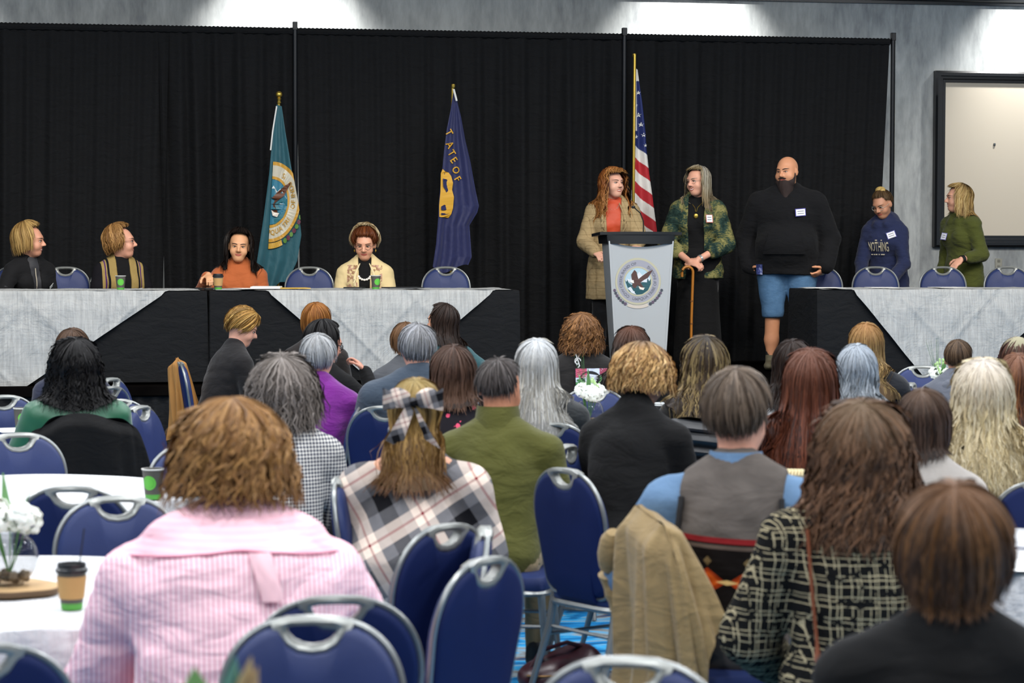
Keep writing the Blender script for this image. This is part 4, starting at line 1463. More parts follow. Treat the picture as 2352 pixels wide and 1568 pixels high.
# striped flag with stars
r = flag_root('standing_flag', 1449, FY, 'national flag with red and white stripes and white stars on a tall gold pole', 126, 1457, False, -.05)
stripes = Flag(FY, [(150, 1460), (300, 1455), (440, 1450), (530, 1446)], [(150, 1463), (190, 1468), (230, 1474), (300, 1482), (345, 1485), (400, 1491), (450, 1498), (530, 1508)], lambda u: 156 + 4 * u, lambda u: 560, 1.3, .03)
cw_, cr_, cb_ = [np.array(srgb(c)) for c in ('#cfcdc8', '#a3232b', '#1f2a5e')]
def us_color(u, py):
    y0 = 330 + 26 * u
    if py < y0:
        head = .32 if py < 300 else .18
        return cw_ if u < head and py < 300 or py < 186 else cb_
    k = int((py - y0) / (26.5 + 4 * u))
    return cw_ if k % 2 == 0 else cr_
n = NT('flag_print', .6, 0, .3); n.color(n.attr()); n.bump(n.noise(9, n.mapped((2, 1, .8)), 3), .4, .02)
stripes.grid(r, n.m, 60, 260, us_color)
M_STAR = plain('flag_white', '#d8d8d4', .7)
for px, py, sz in ((1466, 213, 5), (1461, 242, 5), (1467, 264, 6), (1472, 286, 6), (1458, 293, 4), (1461, 314, 5.5), (1477, 310, 5.5), (1481, 334, 4.5)):
    st_ = [(px + (sz if k % 2 == 0 else sz * .42) * math.sin(k * math.pi / 5), py - (sz if k % 2 == 0 else sz * .42) * math.cos(k * math.pi / 5)) for k in range(10)]
    mb = MB(); mb.poly(st_, lambda x, y: stripes.at(x, y, .006) - r.location); mb.build('star', M_STAR, r, False)

# ------------------------------------------------------------------ lectern
LY = 20.15
lx = at_y(1461, 700, LY).x
lec = empty('lectern', (lx, LY, STAGE_Z))
tag(lec, 'tapered light grey lectern with a black top and a round eagle seal', 'lectern')
M_LEC = plain('lectern_grey', '#9fa3a5', .45, 0, .4, var=.03)
M_LECB = plain('lectern_black', '#17191b', .4, 0, .4)
H = 1.17
def lw(z): return .215 + (.287 - .215) * (z / H)
def lec_front(u, v):
    z = .02 + (H - .04) * v
    x = (u * 2 - 1) * lw(z)
    cut = .05 * (1 - (u * 2 - 1) ** 2) * max(0, (v - .8) / .2)
    return (x, -.18 + .018 * (1 - (u * 2 - 1) ** 2), z - cut)
MB().grid(lec_front, 24, 24).build('front_panel', M_LEC, lec)
for sx in (-1, 1):
    mb = MB()
    V = [(sx * lw(0.02), -.18, .02), (sx * lw(H), -.18, H - .02), (sx * (lw(H) - .02), .17, H - .02), (sx * (lw(0) - .02), .12, .02)]
    V += [(x - sx * .018, y, z) for x, y, z in V]
    mb.add(V, [(0, 1, 2, 3), (7, 6, 5, 4), (0, 4, 5, 1), (1, 5, 6, 2), (2, 6, 7, 3), (3, 7, 4, 0)])
    mb.build('side_panel', M_LEC, lec, False)
    MB().tube([(sx * (lw(.02) - .03), -.172, .03), (sx * (lw(H - .05) - .03), -.172, H - .05)], .003, 6).build('edge_groove', plain('groove', '#8a9298', .5), lec)
MB().box((0, -.03, .014), (.48, .36, .028), .008).build('plinth', M_LECB, lec)
arc = [(-.36, .16), (-.36, -.17)] + [(.36 * math.sin(a), -.17 - .055 * math.cos(a * 1.55)) for a in np.linspace(-1, 1, 17) * 1.0][1:-1] + [(.36, -.17), (.36, .16)]
arc = [(x, y) for x, y in arc]
MB().prism(arc, lambda a, b, h: (a, b, h - .05 * (b + .22)), H + .035, H + .060).build('reading_top', M_LECB, lec)
under = [(-.31, .14), (-.30, -.17)] + [(x, -.175 - .04 * (1 - (x / .3) ** 2)) for x in np.linspace(-.28, .28, 13)] + [(.30, -.17), (.31, .14)]
MB().prism(under, lambda a, b, h: (a * (1 - .35 * (H + .035 - h)), b, h), H - .045, H + .035).build('top_apron', M_LECB, lec)
ms = at_y(1453, 472, LY)
q0 = Vector((at_y(1479, 528, LY).x - lx, .02, H + .05))
MB().tube([q0, q0 + Vector((.0, 0, .10)), q0 + Vector((-.03, -.01, .17)), q0 + Vector((-.085, -.02, .215))], .005, 8).ell(q0 + Vector((-.095, -.02, .222)), (.018, .013, .013), 10, 8).build('microphone', M_LECB, lec)
sc_ = at_y(1466, 646, LY - .18)
sr = (at_y(1518, 646, LY - .18).x - at_y(1415, 646, LY - .18).x) / 2
def seal_on_lectern(x, y, layer):
    X, Z = sc_.x - lx + x * sr, sc_.z - STAGE_Z + y * sr
    u = X / lw(Z)
    return Vector((X, -.18 + .018 * (1 - u * u) - .002 - .0012 * layer, Z))
seal(lec, seal_on_lectern, dict(rim='#a9a68f', band='#8f909a', sky='#9fb8c4', snow='#c4c9cf', fir='#1d4b52', eagle='#4a2f2a', text='#6d6e78', leaf='#3a3f48', berry='#55485a', ribbon='#b9b0a4'), 'COW CREEK BAND OF', 'UMPQUA TRIBE OF INDIANS', True, .14, (168, -26))

# ------------------------------------------------------------------ cups, papers and small things
M_CUP_DARK = plain('cup_taupe', '#4c4a44', .55)
M_CUP_GREEN = plain('cup_green', '#4c9a3a', .5)
M_CUP_WHITE = plain('cup_white', '#d9d8d2', .5)
M_SLEEVE = plain('cup_sleeve', '#b08a55', .8, var=.08)
M_LID = plain('cup_lid', '#1c1d1f', .35)
def cup(loc, label, kind='paper', group='coffee cups', k=1.0, face=(0, -1)):
    o = empty('coffee_cup', loc)
    tag(o, label, 'cup', group)
    h, r0, r1 = .112 * k, .029 * k, .041 * k
    rr = lambda z: r0 + (r1 - r0) * z / h
    MB().lathe([(r0 * .96, 0.002), (r0, 0), (rr(.018 * k), .018 * k)], 24).build('base_band', M_CUP_GREEN, o)
    if kind == 'paper':
        MB().lathe([(rr(.018 * k) + .0002, .018 * k), (r1, h), (r1 - .002, h), (r1 - .004, h - .02), (r0 - .002, .02), (0, .02)], 24, cap=False).build('cup_wall', M_CUP_DARK, o)
        MB().lathe([(r1 - .001, h - .004), (r1 + .0025, h - .002), (r1 + .0025, h + .002), (r1 - .002, h + .002)], 24, cap=False).build('rim', M_CUP_WHITE, o)
        a0 = math.atan2(face[1], face[0])
        def spot(x, y):
            z = .062 * k + y
            a = a0 + x / rr(z)
            return ((rr(z) + .0012) * math.cos(a), (rr(z) + .0012) * math.sin(a), z)
        mb = MB(); disc(mb, spot, .027 * k, (0, 0), 20, 3); mb.build('logo_disc', plain('cup_logo', '#5cb53f', .5), o)
        mb = MB(); annulus(mb, lambda x, y: spot(x * 1.0, y) if True else None, .018 * k, .020 * k, 20)
        mb.build('logo_ring', M_CUP_GREEN, o)
    else:
        MB().lathe([(rr(.018 * k), .018 * k), (rr(.03 * k), .03 * k), (rr(.096 * k), .096 * k), (r1, h)], 24, cap=False).build('cup_wall', M_CUP_DARK, o)
        MB().lathe([(rr(.030 * k) + .001, .030 * k), (rr(.030 * k) + .0025, .031 * k), (rr(.092 * k) + .0025, .092 * k), (rr(.092 * k), .093 * k)], 24, cap=False).build('sleeve', M_SLEEVE, o)
        MB().lathe([(r1 + .001, h - .010), (r1 + .004, h - .008), (r1 + .004, h), (r1 - .001, h + .004), (r1 - .002, h + .016), (r1 - .008, h + .016), (r1 - .010, h + .009), (0, h + .009)], 24).build('lid', M_LID, o)
        if kind == 'stir':
            MB().tube([(.02, 0, h), (.035, .01, h + .11)], .0022, 6).build('stirrer', M_LID, o)
    return o
def paper(px, py, z, w, d, rot, label, hexc='#e6e4de', name='paper_sheet', cat='paper', th=.0015, group=None):
    p = at_z(px, py, z) if z < CAMZ else None
    o = empty(name, (p.x, p.y, z), rot)
    tag(o, label, cat, group)
    MB().box((0, 0, th / 2 + .002), (w, d, th), .0004 if th < .004 else .002).build('sheet' if cat == 'paper' else 'case', plain('paper_' + hexc, hexc, .5 if cat != 'paper' else .9), o, False)
    if cat == 'phone':
        MB().box((0, 0, th + .0024), (w * .9, d * .92, .0006)).build('screen', plain('phone_glass', '#0a0b0d', .12), o, False)
    elif cat == 'paper' and th < .004:
        for k in range(5): MB().box((-.01, d * (.3 - .14 * k), th + .0022), (w * (.75 - .1 * (k % 2)), .006, .0002)).build('text_line', plain('print_grey', '#8d8f92', .9), o, False)
    return o
def flower_head(mb, c, r, n, rg):
    for k in range(n):
        d = Vector((rg.gauss(0, 1), rg.gauss(0, 1), rg.gauss(.3, 1))).normalized()
        M = d.to_track_quat('Z', 'Y').to_matrix()
        p = Vector(c) + d * r * rg.uniform(.75, 1)
        for q in range(4):
            a = q * math.pi / 2 + rg.random()
            o = M @ Vector((math.cos(a) * .012, math.sin(a) * .012, .002))
            M2 = M @ Matrix.Rotation(a, 3, 'Z')
            mb.ell(p + o, (.013, .010, .003), 6, 4, M2)
    return mb
def centerpiece(loc, label, seed=1, k=1.0, grass=True, slice_=True, heads=4, lean=0.0):
    """fish bowl with pebbles, white blossoms and greens on a slice of wood"""
    rg = random.Random(seed)
    z0 = 0.0
    if slice_:
        w = empty('wood_slice', loc)
        tag(w, label.replace('round glass bowl with', 'round slice of wood under the bowl of'), 'wood slice', 'wood slices under the centrepieces')
        n = 36
        outl = [((.145 + .008 * math.sin(3 * a + seed) + .004 * math.sin(7 * a)) * math.cos(a), (.145 + .008 * math.sin(3 * a + seed) + .004 * math.sin(7 * a)) * math.sin(a)) for a in np.linspace(0, 2 * math.pi, n, endpoint=False)]
        MB().prism(outl, lambda a, b, h: (a * .985, b * .985, h), .001, .018).build('wood_face', plain('wood_pale', '#b59468', .7, var=.15), w)
        mb = MB(); V = []
        for z, s in ((0.002, .99), (.004, 1.01), (.015, 1.01), (.017, .985)):
            V += [(a * s, b * s, z) for a, b in outl]
        mb.add(V, [(i * n + j, i * n + (j + 1) % n, (i + 1) * n + (j + 1) % n, (i + 1) * n + j) for i in range(3) for j in range(n)])
        mb.build('bark', plain('bark', '#5a4632', .9, var=.3), w)
        z0 = .019
    o = empty('flower_bowl', Vector(loc) + Vector((0, 0, z0)))
    tag(o, label, 'centrepiece', 'flower bowls on the round tables')
    g = NT('clear_glass', .03, 0, .5); g.set('Transmission Weight', 1.0); g.set('IOR', 1.2)
    gm = _mats.setdefault('clear_glass', g.m)
    R = .078 * k
    prof = [(.035 * k, .001)] + [(R * math.sin(a), R * .95 - R * .95 * math.cos(a)) for a in np.linspace(.55, 2.45, 14)]
    MB().lathe(prof + [(r - .0025, z) for r, z in prof[::-1]], 28, cap=False).build('glass_bowl', gm, o)
    for q in range(26):
        a, rr, h = rg.uniform(0, 6.28), R * .62 * math.sqrt(rg.random()), .016 + .010 * (q // 9)
        MB().ell((rr * math.cos(a), rr * math.sin(a), h), (.013 * rg.uniform(.7, 1.2), .011, .008), 8, 6).build('pebble', plain('pebble_%d' % (q % 4), ['#6b5a48', '#8a7a66', '#4f463c', '#9a8d7a'][q % 4], .5), o)
    M_PETAL = plain('petal_white', '#e9ebe2', .6, **{'Subsurface Weight': .1})
    M_STEM = plain('stem_green', '#4f8a3c', .6)
    M_LEAF = plain('leaf_green', '#4c7d3f', .5)
    for q in range(heads):
        a = q * 2.4 + seed
        c = Vector((math.cos(a) * R * .62, math.sin(a) * R * .62, R * 1.9 + .035 * rg.random() + .02))
        flower_head(MB(), c, .036 * k, 22, rg).build('blossom', M_PETAL, o)
        MB().tube([(0, 0, .03), c * .6, c], .0025, 6).build('stem', M_STEM, o)
    for q in range(3):
        a = q * 2.1 + seed * 1.3
        d = Vector((math.cos(a), math.sin(a), 0))
        t = Vector((0, 0, R * 1.9))
        pts = [t, t + d * .03 + Vector((0, 0, .05)), t + d * .075 + Vector((0, 0, .10 + .03 * q))]
        MB().tube(pts, [.003, .016, .002], 6, flat=.15).build('leaf', M_LEAF, o)
    if grass:
        for q in range(9):
            a = rg.uniform(0, 6.28)
            d = Vector((math.cos(a), math.sin(a), 0))
            MB().tube([(-.02 * k, 0, .05), d * .015 + Vector((-.035, 0, .20)), d * .04 + Vector((-.06, 0, .34 + .06 * rg.random()))], [.003, .0025, .0008], 5, flat=.4).build('grass_blade', plain('grass_green', '#3c6a3a', .6), o)
        for q in range(14):
            c = Vector((rg.uniform(-.04, .05), rg.uniform(-.04, .04), R * 1.9 + rg.uniform(.03, .11)))
            MB().ell(c, (.009, .009, .011), 6, 4).build('bud', plain('bud_green', '#a8c88a', .6), o)
    return o

# ------------------------------------------------------------------ coats hung over chair backs
def draped_coat(chair, mat, label, front=.30, back=.55, wtop=.24, wbot=.32, seed=1, name='coat', fold=.02, quilt=0.0, cat='coat', lift=.02, sleeve=None, depth=.05, xoff=0.0):
    o = empty(name, chair.location, chair.rotation_euler.z)
    tag(o, label, cat)
    rg = random.Random(seed)
    ph = [rg.uniform(0, 6.28) for _ in range(6)]
    tab = sorted([(x, z) for x, z in chair_outline(-.01, False, 16) if z > .66])
    xs, zs = [t[0] for t in tab], [t[1] for t in tab]
    def zt(x):
        return float(np.interp(x, xs, zs)) + lift
    def f(u, v):
        """closed tent round the chair back: u round it, v from the ridge down"""
        a = u * 2 * math.pi
        cx_, sy_ = math.cos(a), math.sin(a)
        drop = back + (front - back) * (.5 + .5 * math.tanh(3 * sy_)) if abs(sy_) > .02 else (front + back) / 2
        k = v ** .85
        ex_ = math.copysign(abs(cx_) ** .8, cx_)
        x = ex_ * (wtop + (wbot - wtop) * k)
        y = sy_ * (.056 + depth * k) * min(1, v * 12)
        w = fold * (.15 + k) * (math.sin(a * 6 + ph[0] + 1.5 * k) + .6 * math.sin(a * 11 + ph[1] - 2 * k) + .35 * math.sin(a * 19 + ph[2] + 4 * k))
        w += quilt * abs(math.sin(v * drop * math.pi / .06))
        z = zt(max(-.2, min(.2, ex_ * min(.19, wtop) + xoff))) + .012 * math.sin(a * 5 + ph[3]) * (1 - v) - drop * v
        z += .02 * k * math.sin(a * 3 + ph[4])
        X, Yy, Z = lean_back(x + xoff + cx_ * w, (y - .005 if sy_ > 0 else y) + sy_ * w * (.5 if sy_ > 0 else 1.2), max(.46, z))
        return (X, Yy, max(.03, z))
    b = MB().grid(f, 96, 40).build('coat_body', mat, o)
    if sleeve:
        for (a, r0, r1, pts) in sleeve:
            mb = MB(); P = [Vector(lean_back(*p)) for p in pts]
            n = 14
            res = [P[0].lerp(P[1], i / 6) if i < 6 else P[1].lerp(P[2], (i - 6) / 7) for i in range(n)]
            mb.tube(res, [(r0 + (r1 - r0) * i / (n - 1) + .003 * math.sin(i * 2.3)) * min(1, (i + .4) / 2.2) ** .5 for i in range(n)], 12)
            mb.build('sleeve', mat, o)
    return o
# ------------------------------------------------------------------ stage tables and what lies on them
TBY = 19.30
def sx_(px, py=668, Y=TBY): return at_y(px, py, Y).x
def sz_(px, py, Y=TBY - .04): return at_y(px, py, Y).z
e0, e1, e2 = sx_(474), sx_(482), sx_(1192)
stage_table(e0 - 2.44, e0, TBY, (sx_(-300), sx_(20), sx_(388), sz_(20, 915)), 'long table at the far left of the stage', 'black cloth on the leftmost stage table', 'creased white overlay falling in a point from the leftmost stage table')
stage_table(e1, e2, TBY, (sx_(610), sx_(868), sx_(1138), sz_(868, 890)), 'long table in front of the woman in the cream jacket', 'black cloth on the stage table left of the lectern', 'creased white overlay falling in a point below the woman in the cream jacket')
e3 = sx_(1866)
stage_table(e3, e3 + 2.44, TBY - .12, (sx_(1944), sx_(2160), sx_(2440), sz_(2160, 930)), 'long table right of the bearded man', 'black cloth on the rightmost stage table', 'creased white overlay falling in a point from the right stage table')
TZ = STAGE_Z + .752
def on_stage(px, Y): p = at_y(px, 660, Y); return (p.x, Y, TZ)
cup(on_stage(277, 19.52), 'paper cup with green disc before the woman in the olive vest', 'paper', 'cups on the stage tables')
cup(on_stage(501, 19.50), 'lidded cup with tan sleeve before the woman in the rust top', 'lid', 'cups on the stage tables')
cup(on_stage(863, 19.50), 'paper cup with green disc before the woman in the cream jacket', 'paper', 'cups on the stage tables', 1.0, (.35, -1))
def flat(px, Y, w, d, rot, label, hexc='#e6e4de', name='paper_sheet', cat='paper', th=.002):
    p = at_y(px, 660, Y)
    o = empty(name, (p.x, Y, TZ + .007), rot)
    tag(o, label, cat)
    MB().box((0, 0, th / 2), (w, d, th)).build('sheet' if cat != 'phone' else 'case', plain('flat_' + hexc, hexc, .6), o, False)
    if cat == 'phone': MB().box((0, 0, th + .0003), (w * .9, d * .9, .0006)).build('screen', plain('phone_glass', '#0a0b0d', .12), o, False)
    return o
flat(470, 19.45, .09, .17, .5, 'black phone lying left of the lidded cup on stage', '#16181a', 'phone', 'phone', .010)
flat(575, 19.55, .22, .28, .2, 'sheet of paper lying before the woman in the rust top')
flat(612, 19.60, .24, .30, -.15, 'stack of papers left of the empty middle stage chair', '#e9e7e0', 'paper_stack', 'paper', .016)
flat(672, 19.55, .26, .20, .1, 'yellow folder before the empty chair by the teal flag', '#c8a242', 'folder', 'folder', .006)
flat(814, 19.48, .085, .16, 1.1, 'black phone left of the cup before the cream jacket', '#16181a', 'phone', 'phone', .012)
flat(925, 19.60, .30, .21, .2, 'dark tablet right of the cup before the cream jacket', '#202326', 'tablet', 'tablet', .008)
flat(1895, 19.42, .28, .24, .1, 'paper sheet at the left end of the right stage table')
flat(2025, 19.45, .24, .26, -.1, 'paper sheet before the person in the navy hoodie')
flat(2175, 19.45, .24, .26, .08, 'paper sheet before the woman in the olive sweater')
# stage chairs
SG = 'empty blue chairs behind the stage tables'
def stage_chair(px, Y, rot, label):
    p = at_y(px, 618, Y)
    o = CHAIR if not _used[0] else link_copy(CHAIR)
    _used[0] = True
    o.location = (p.x, Y - .27, STAGE_Z)
    o.rotation_euler = (0, 0, math.pi + rot)
    tag(o, label, 'chair', SG)
for px, rot, lb in ((143, -.1, 'empty blue chair between the blond woman in black and the woman in the olive vest'), (697, -.19, 'empty blue chair just right of the teal flag'), (1011, -.19, 'empty blue chair below the navy flag'),
                    (1867, -.2, 'empty blue chair in front of the bearded man'), (1997, -.2, 'empty blue chair in front of the person in the navy hoodie'), (2149, -.24, 'empty blue chair left of the woman in the olive sweater'), (2297, -.25, 'empty blue chair at the right picture edge on stage')):
    stage_chair(px, 20.55, rot, lb)

# ------------------------------------------------------------------ audience tables
T1 = round_table(-50, 7.0, 'round table at the lower left', 'white cloth on the near left table with the lidded cup', .76, .52, 1)
T2 = round_table(10, 9.65, 'round table behind the near left one', 'white cloth on the left table with the green disc cup', .76, .52, 2)
T3 = round_table(1390, 12.7, 'round table with the flower bowl in the middle', 'white cloth on the middle table with the flower bowl', .76, .52, 3)
T4 = round_table(2095, 15.3, 'round table below the right stage table', 'white cloth on the far right table with the plastic cup', .76, .52, 4)
T5 = round_table(2660, 7.9, 'round table at the right picture edge', 'white cloth on the near right table under the printed sheet', .76, .52, 5)
T6 = round_table(-235, 13.3, 'round table at the far left below the stage', 'white cloth on the far left table under the stage', .76, .52, 6)
T7 = round_table(760, 14.95, 'round table below the stage in the left middle', 'white cloth on the table before the ginger haired person', .76, .52, 7)
T8 = round_table(560, 3.35, 'round table nearest to the camera', 'white cloth on the nearest table below the picture', .70, .52, 8)
def on_table(px, py): return at_z(px, py, .7555)
cup(on_table(165, 1398), 'lidded cup with tan sleeve and black stirrer on the near left table', 'stir', 'cups on the audience tables')
cup(on_table(352, 1145), 'paper cup with green disc right of the empty left chairs', 'paper', 'cups on the audience tables', 1.05, (-.55, -1))
cup(on_table(1331, 1005), 'paper cup with green disc left of the woman in the black sweater', 'paper', 'cups on the audience tables', 1.0, (-.2, -1))
cup(on_table(49, 985), 'paper cup beside the elbow of the woman in green', 'paper', 'cups on the audience tables', 1.0, (.3, -1))
cup(on_table(1310, 950) , 'paper cup left of the flower bowl in the middle', 'paper', 'cups on the audience tables', .9)
def plastic_cup(loc, label):
    o = empty('plastic_cup', loc); tag(o, label, 'cup', 'clear plastic cups')
    prof = [(.030, .001), (.032, .03), (.041, .10), (.045, .118)]
    MB().lathe(prof + [(r - .0015, z) for r, z in prof[::-1]], 22, cap=False).build('cup_wall', _mats['clear_glass'], o)
    MB().lathe([(.0, .004), (.030, .004), (.036, .065), (0, .065)], 18).build('drink', plain('dark_drink', '#3a2c2a', .2), o)
    for z in (.108, .115, .120): MB().lathe([(.0435, z - .002), (.0465, z), (.0435, z + .002)], 22, cap=False).build('rim_ridge', plain('frosted', '#d8dcdc', .4), o)
centerpiece(on_table(22, 1358), 'round glass bowl with white flowers on the near left table', 3, 1.08, False, True, 6)
centerpiece(on_table(1353, 985), 'round glass bowl with white flowers and grass on the middle table', 5, 1.0, True, True, 6)
centerpiece(on_table(2160, 912), 'round glass bowl with white flowers beside the grey hooded head', 7, .9, True, False, 4)
bowl = centerpiece((T8.x - .05, T8.y + .05, .7555), 'round glass bowl with dried flowers at the bottom picture edge', 9, 1.0, True, True, 3)
for nm, px_, py_, r_, colr in (('leaf', 447, 1532, .022, '#6f9a58'), ('leaf', 540, 1505, .013, '#5c8a78'), ('dried_plume', 577, 1508, .014, '#b59a6c'), ('dried_plume', 592, 1530, .012, '#a88a60')):
    tip = at_depth(px_, py_, 3.32) - bowl.location
    b_ = Vector((0, 0, .13))
    pts_ = [b_, b_.lerp(tip, .55), b_.lerp(tip, .72), b_.lerp(tip, .88), tip]
    MB().tube(pts_, [.002, .003, r_ * .8, r_, .001], 8, flat=.5).build(nm, plain('sprig_' + colr, colr, .8), bowl)
plastic_cup(on_table(2079, 925), 'clear plastic cup with dark drink on the far right table')
plastic_cup(on_table(1522, 975), 'clear plastic cup right of the woman in the black sweater')
q = on_table(2345, 1310); o = paper(2368, 1300, .757, .22, .28, -.3, 'printed white sheet on the near right table', '#f0f0ee')
q = at_z(2366, 1262, .757)
mb = MB()
for dx in (-.03, .03): mb.tube([(q.x + dx + .022 * math.cos(a), q.y + .028 * math.sin(a), .7625) for a in np.linspace(0, 2 * math.pi, 16, endpoint=False)], .0022, 5, closed=True)
b = mb.build('printed_rings', plain('print_navy', '#22284a', .8)); b.parent = o; b.matrix_parent_inverse = Matrix.LocRotScale(o.location, o.rotation_euler, None).inverted()
paper(2120, 898, .757, .22, .28, .3, 'white sheet beside the plastic cup on the far right table')
paper(35, 988, .757, .22, .28, .3, 'white sheet on the far left table beside the paper cup')

# ------------------------------------------------------------------ audience chairs the photo shows on their own
put_chair(40, 995, 165, 'empty chair facing the camera at the left edge, behind the left table')
put_chair(165, 1118, 12, 'empty chair seen from behind, left of the paper cup with green disc')
put_chair(268, 1140, 172, 'empty chair facing the camera left of the pink striped shirt')
C_PINK = put_chair(772, 1370, -4, 'chair seen from behind right against the pink striped shirt')
put_chair(718, 1415, 183, 'large empty chair facing the camera at the bottom, before the pink shirt')
put_chair(1026, 1205, -48, 'empty chair seen from behind left of the tall blue one, under the plaid shawl')
put_chair(1118, 1212, -92, 'empty chair turned edge-on behind the two leaning ones in the aisle')
put_chair(1118, 1282, -56, 'near empty chair seen from behind at the blue carpet aisle')
put_chair(1296, 1072, 52, 'empty chair seen whole from behind beside the aisle, at the picture middle', depth=8.95)
put_chair(1445, 1510, 188, 'chair cut by the bottom edge below the khaki jacket')
put_chair(1262, 971, 8, 'chair seen from behind, right of the man in the olive jacket')
put_chair(1362, 892, 170, 'empty chair facing the camera behind the flower bowl')
put_chair(1700, 847, 150, 'empty chair facing the camera below the stage, left of the dark haired head')
put_chair(1795, 857, 95, 'empty chair nearly edge-on below the bearded man')
put_chair(2118, 840, 172, 'empty chair facing the camera right of the blue grey hair')
put_chair(2410, 1105, 6, 'chair seen from behind at the right edge, below the blond waves')
put_chair(5, 908, 160, 'bright blue chair facing the camera at the left edge, beside the green blouse')
put_chair(252, 868, 120, 'far empty chair turned edge-on right of the black curls')
put_chair(262, 917, 160, 'chair facing the camera just right of the green blouse')
put_chair(318, 932, 118, 'empty chair turned edge-on right of the green blouse')
put_chair(-45, 1482, -8, 'chair cut by the lower left picture corner')
put_chair(442, 1020, 160, 'chair facing the camera just left of the pink shirt woman\'s hair')
# ------------------------------------------------------------------ patterned cloths
def m_stripes():
    n = NT('pink_stripe', .8, 0, .2)
    x, y, z = n.xyz()
    f = n.math('FRACT', n.math('MULTIPLY', x, 78))
    g = n.math('SMOOTH_MIN', n.math('MULTIPLY', n.math('ABSOLUTE', n.math('SUBTRACT', f, .5)), 3.0), 1.0, .2)
    zz = n.math('FRACT', n.math('MULTIPLY', z, 60))
    h = n.math('MULTIPLY', n.math('ABSOLUTE', n.math('SUBTRACT', zz, .5)), 1.4)
    yoke = n.math('GREATER_THAN', n.math('ADD', z, n.math('MULTIPLY', n.math('ABSOLUTE', x), .10)), 1.005)
    a = n.mix(g, srgb('#d0859d'), srgb('#efd2d8'))
    b = n.mix(h, srgb('#e8b2be'), srgb('#f2c8d0'))
    n.color(n.mix(yoke, a, b))
    n.bump(n.noise(5, n.mapped((1, 1, 2.5)), 3, .5, .6), .45, .05)
    return n.m
def m_plaid(name='plaid', rot=.55, s=1.0):
    n = NT(name, .95, 0, .1)
    v = n.mapped((s, s, s), (0, rot, 0))
    sp = n.node('ShaderNodeSeparateXYZ'); n.put(sp.inputs[0], v)
    x, z = sp.outputs[0], sp.outputs[2]
    P = .215
    ax, az = n.band(x, P, .0, .30), n.band(z, P, .0, .30)          # cream
    bx, bz = n.band(x, P, .52, .80), n.band(z, P, .52, .80)        # black
    rx, rz_ = n.band(x, P, .13, .17), n.band(z, P, .13, .17)       # red lines
    base = srgb('#6d6c6f')
    cm = n.math('MULTIPLY', n.math('ADD', ax, az), .5)
    bk = n.math('MULTIPLY', n.math('ADD', bx, bz), .5)
    c = n.mix(bk, base, srgb('#141417'))
    c = n.mix(cm, c, srgb('#e2cfc0'))
    c = n.mix(n.math('MULTIPLY', n.math('ADD', rx, rz_), .5), c, srgb('#7c1c2c'))
    n.color(c)
    n.bump(n.noise(6, None, 3, .5, .5), .4, .04)
    return n.m
def m_checks():
    n = NT('houndstooth', .9, 0, .15)
    x, y, z = n.xyz()
    P = .0145
    a, b = n.band(n.math('ADD', x, n.math('MULTIPLY', y, .3)), P, 0, .5), n.band(z, P, 0, .5)
    f = n.math('ADD', n.math('MULTIPLY', a, .5), n.math('MULTIPLY', b, .5))
    n.color(n.ramp(f, [(.2, srgb('#cfcdc2')), (.5, srgb('#8f9096')), (.9, srgb('#24262e'))]))
    n.bump(n.noise(6, n.mapped((1, 1, 2)), 3, .5, .5), .4, .04)
    return n.m
def m_tweed_lattice():
    n = NT('black_lattice_tweed', .95, 0, .1)
    v = n.coord()
    d = n.noise(9, v, 2)
    sp = n.node('ShaderNodeSeparateXYZ'); n.put(sp.inputs[0], v)
    x = n.math('ADD', sp.outputs[0], n.math('MULTIPLY', d, .02))
    z = n.math('ADD', sp.outputs[2], n.math('MULTIPLY', n.noise(11, v, 2), .02))
    y = n.math('ADD', x, n.math('MULTIPLY', sp.outputs[1], .8))
    P = .027
    a = n.math('ADD', n.band(y, P, 0, .11), n.band(y, P * 2, .32, .37))
    b = n.math('ADD', n.band(z, P * 1.1, 0, .11), n.band(z, P * 2.2, .30, .35))
    f = n.math('MULTIPLY', n.math('MINIMUM', n.math('ADD', a, b), 1.0), n.math('GREATER_THAN', n.noise(38, v, 2), .42))
    n.color(n.mix(f, srgb('#141414'), srgb('#a59a7c')))
    n.bump(n.noise(120, None, 2), .6, .01)
    return n.m
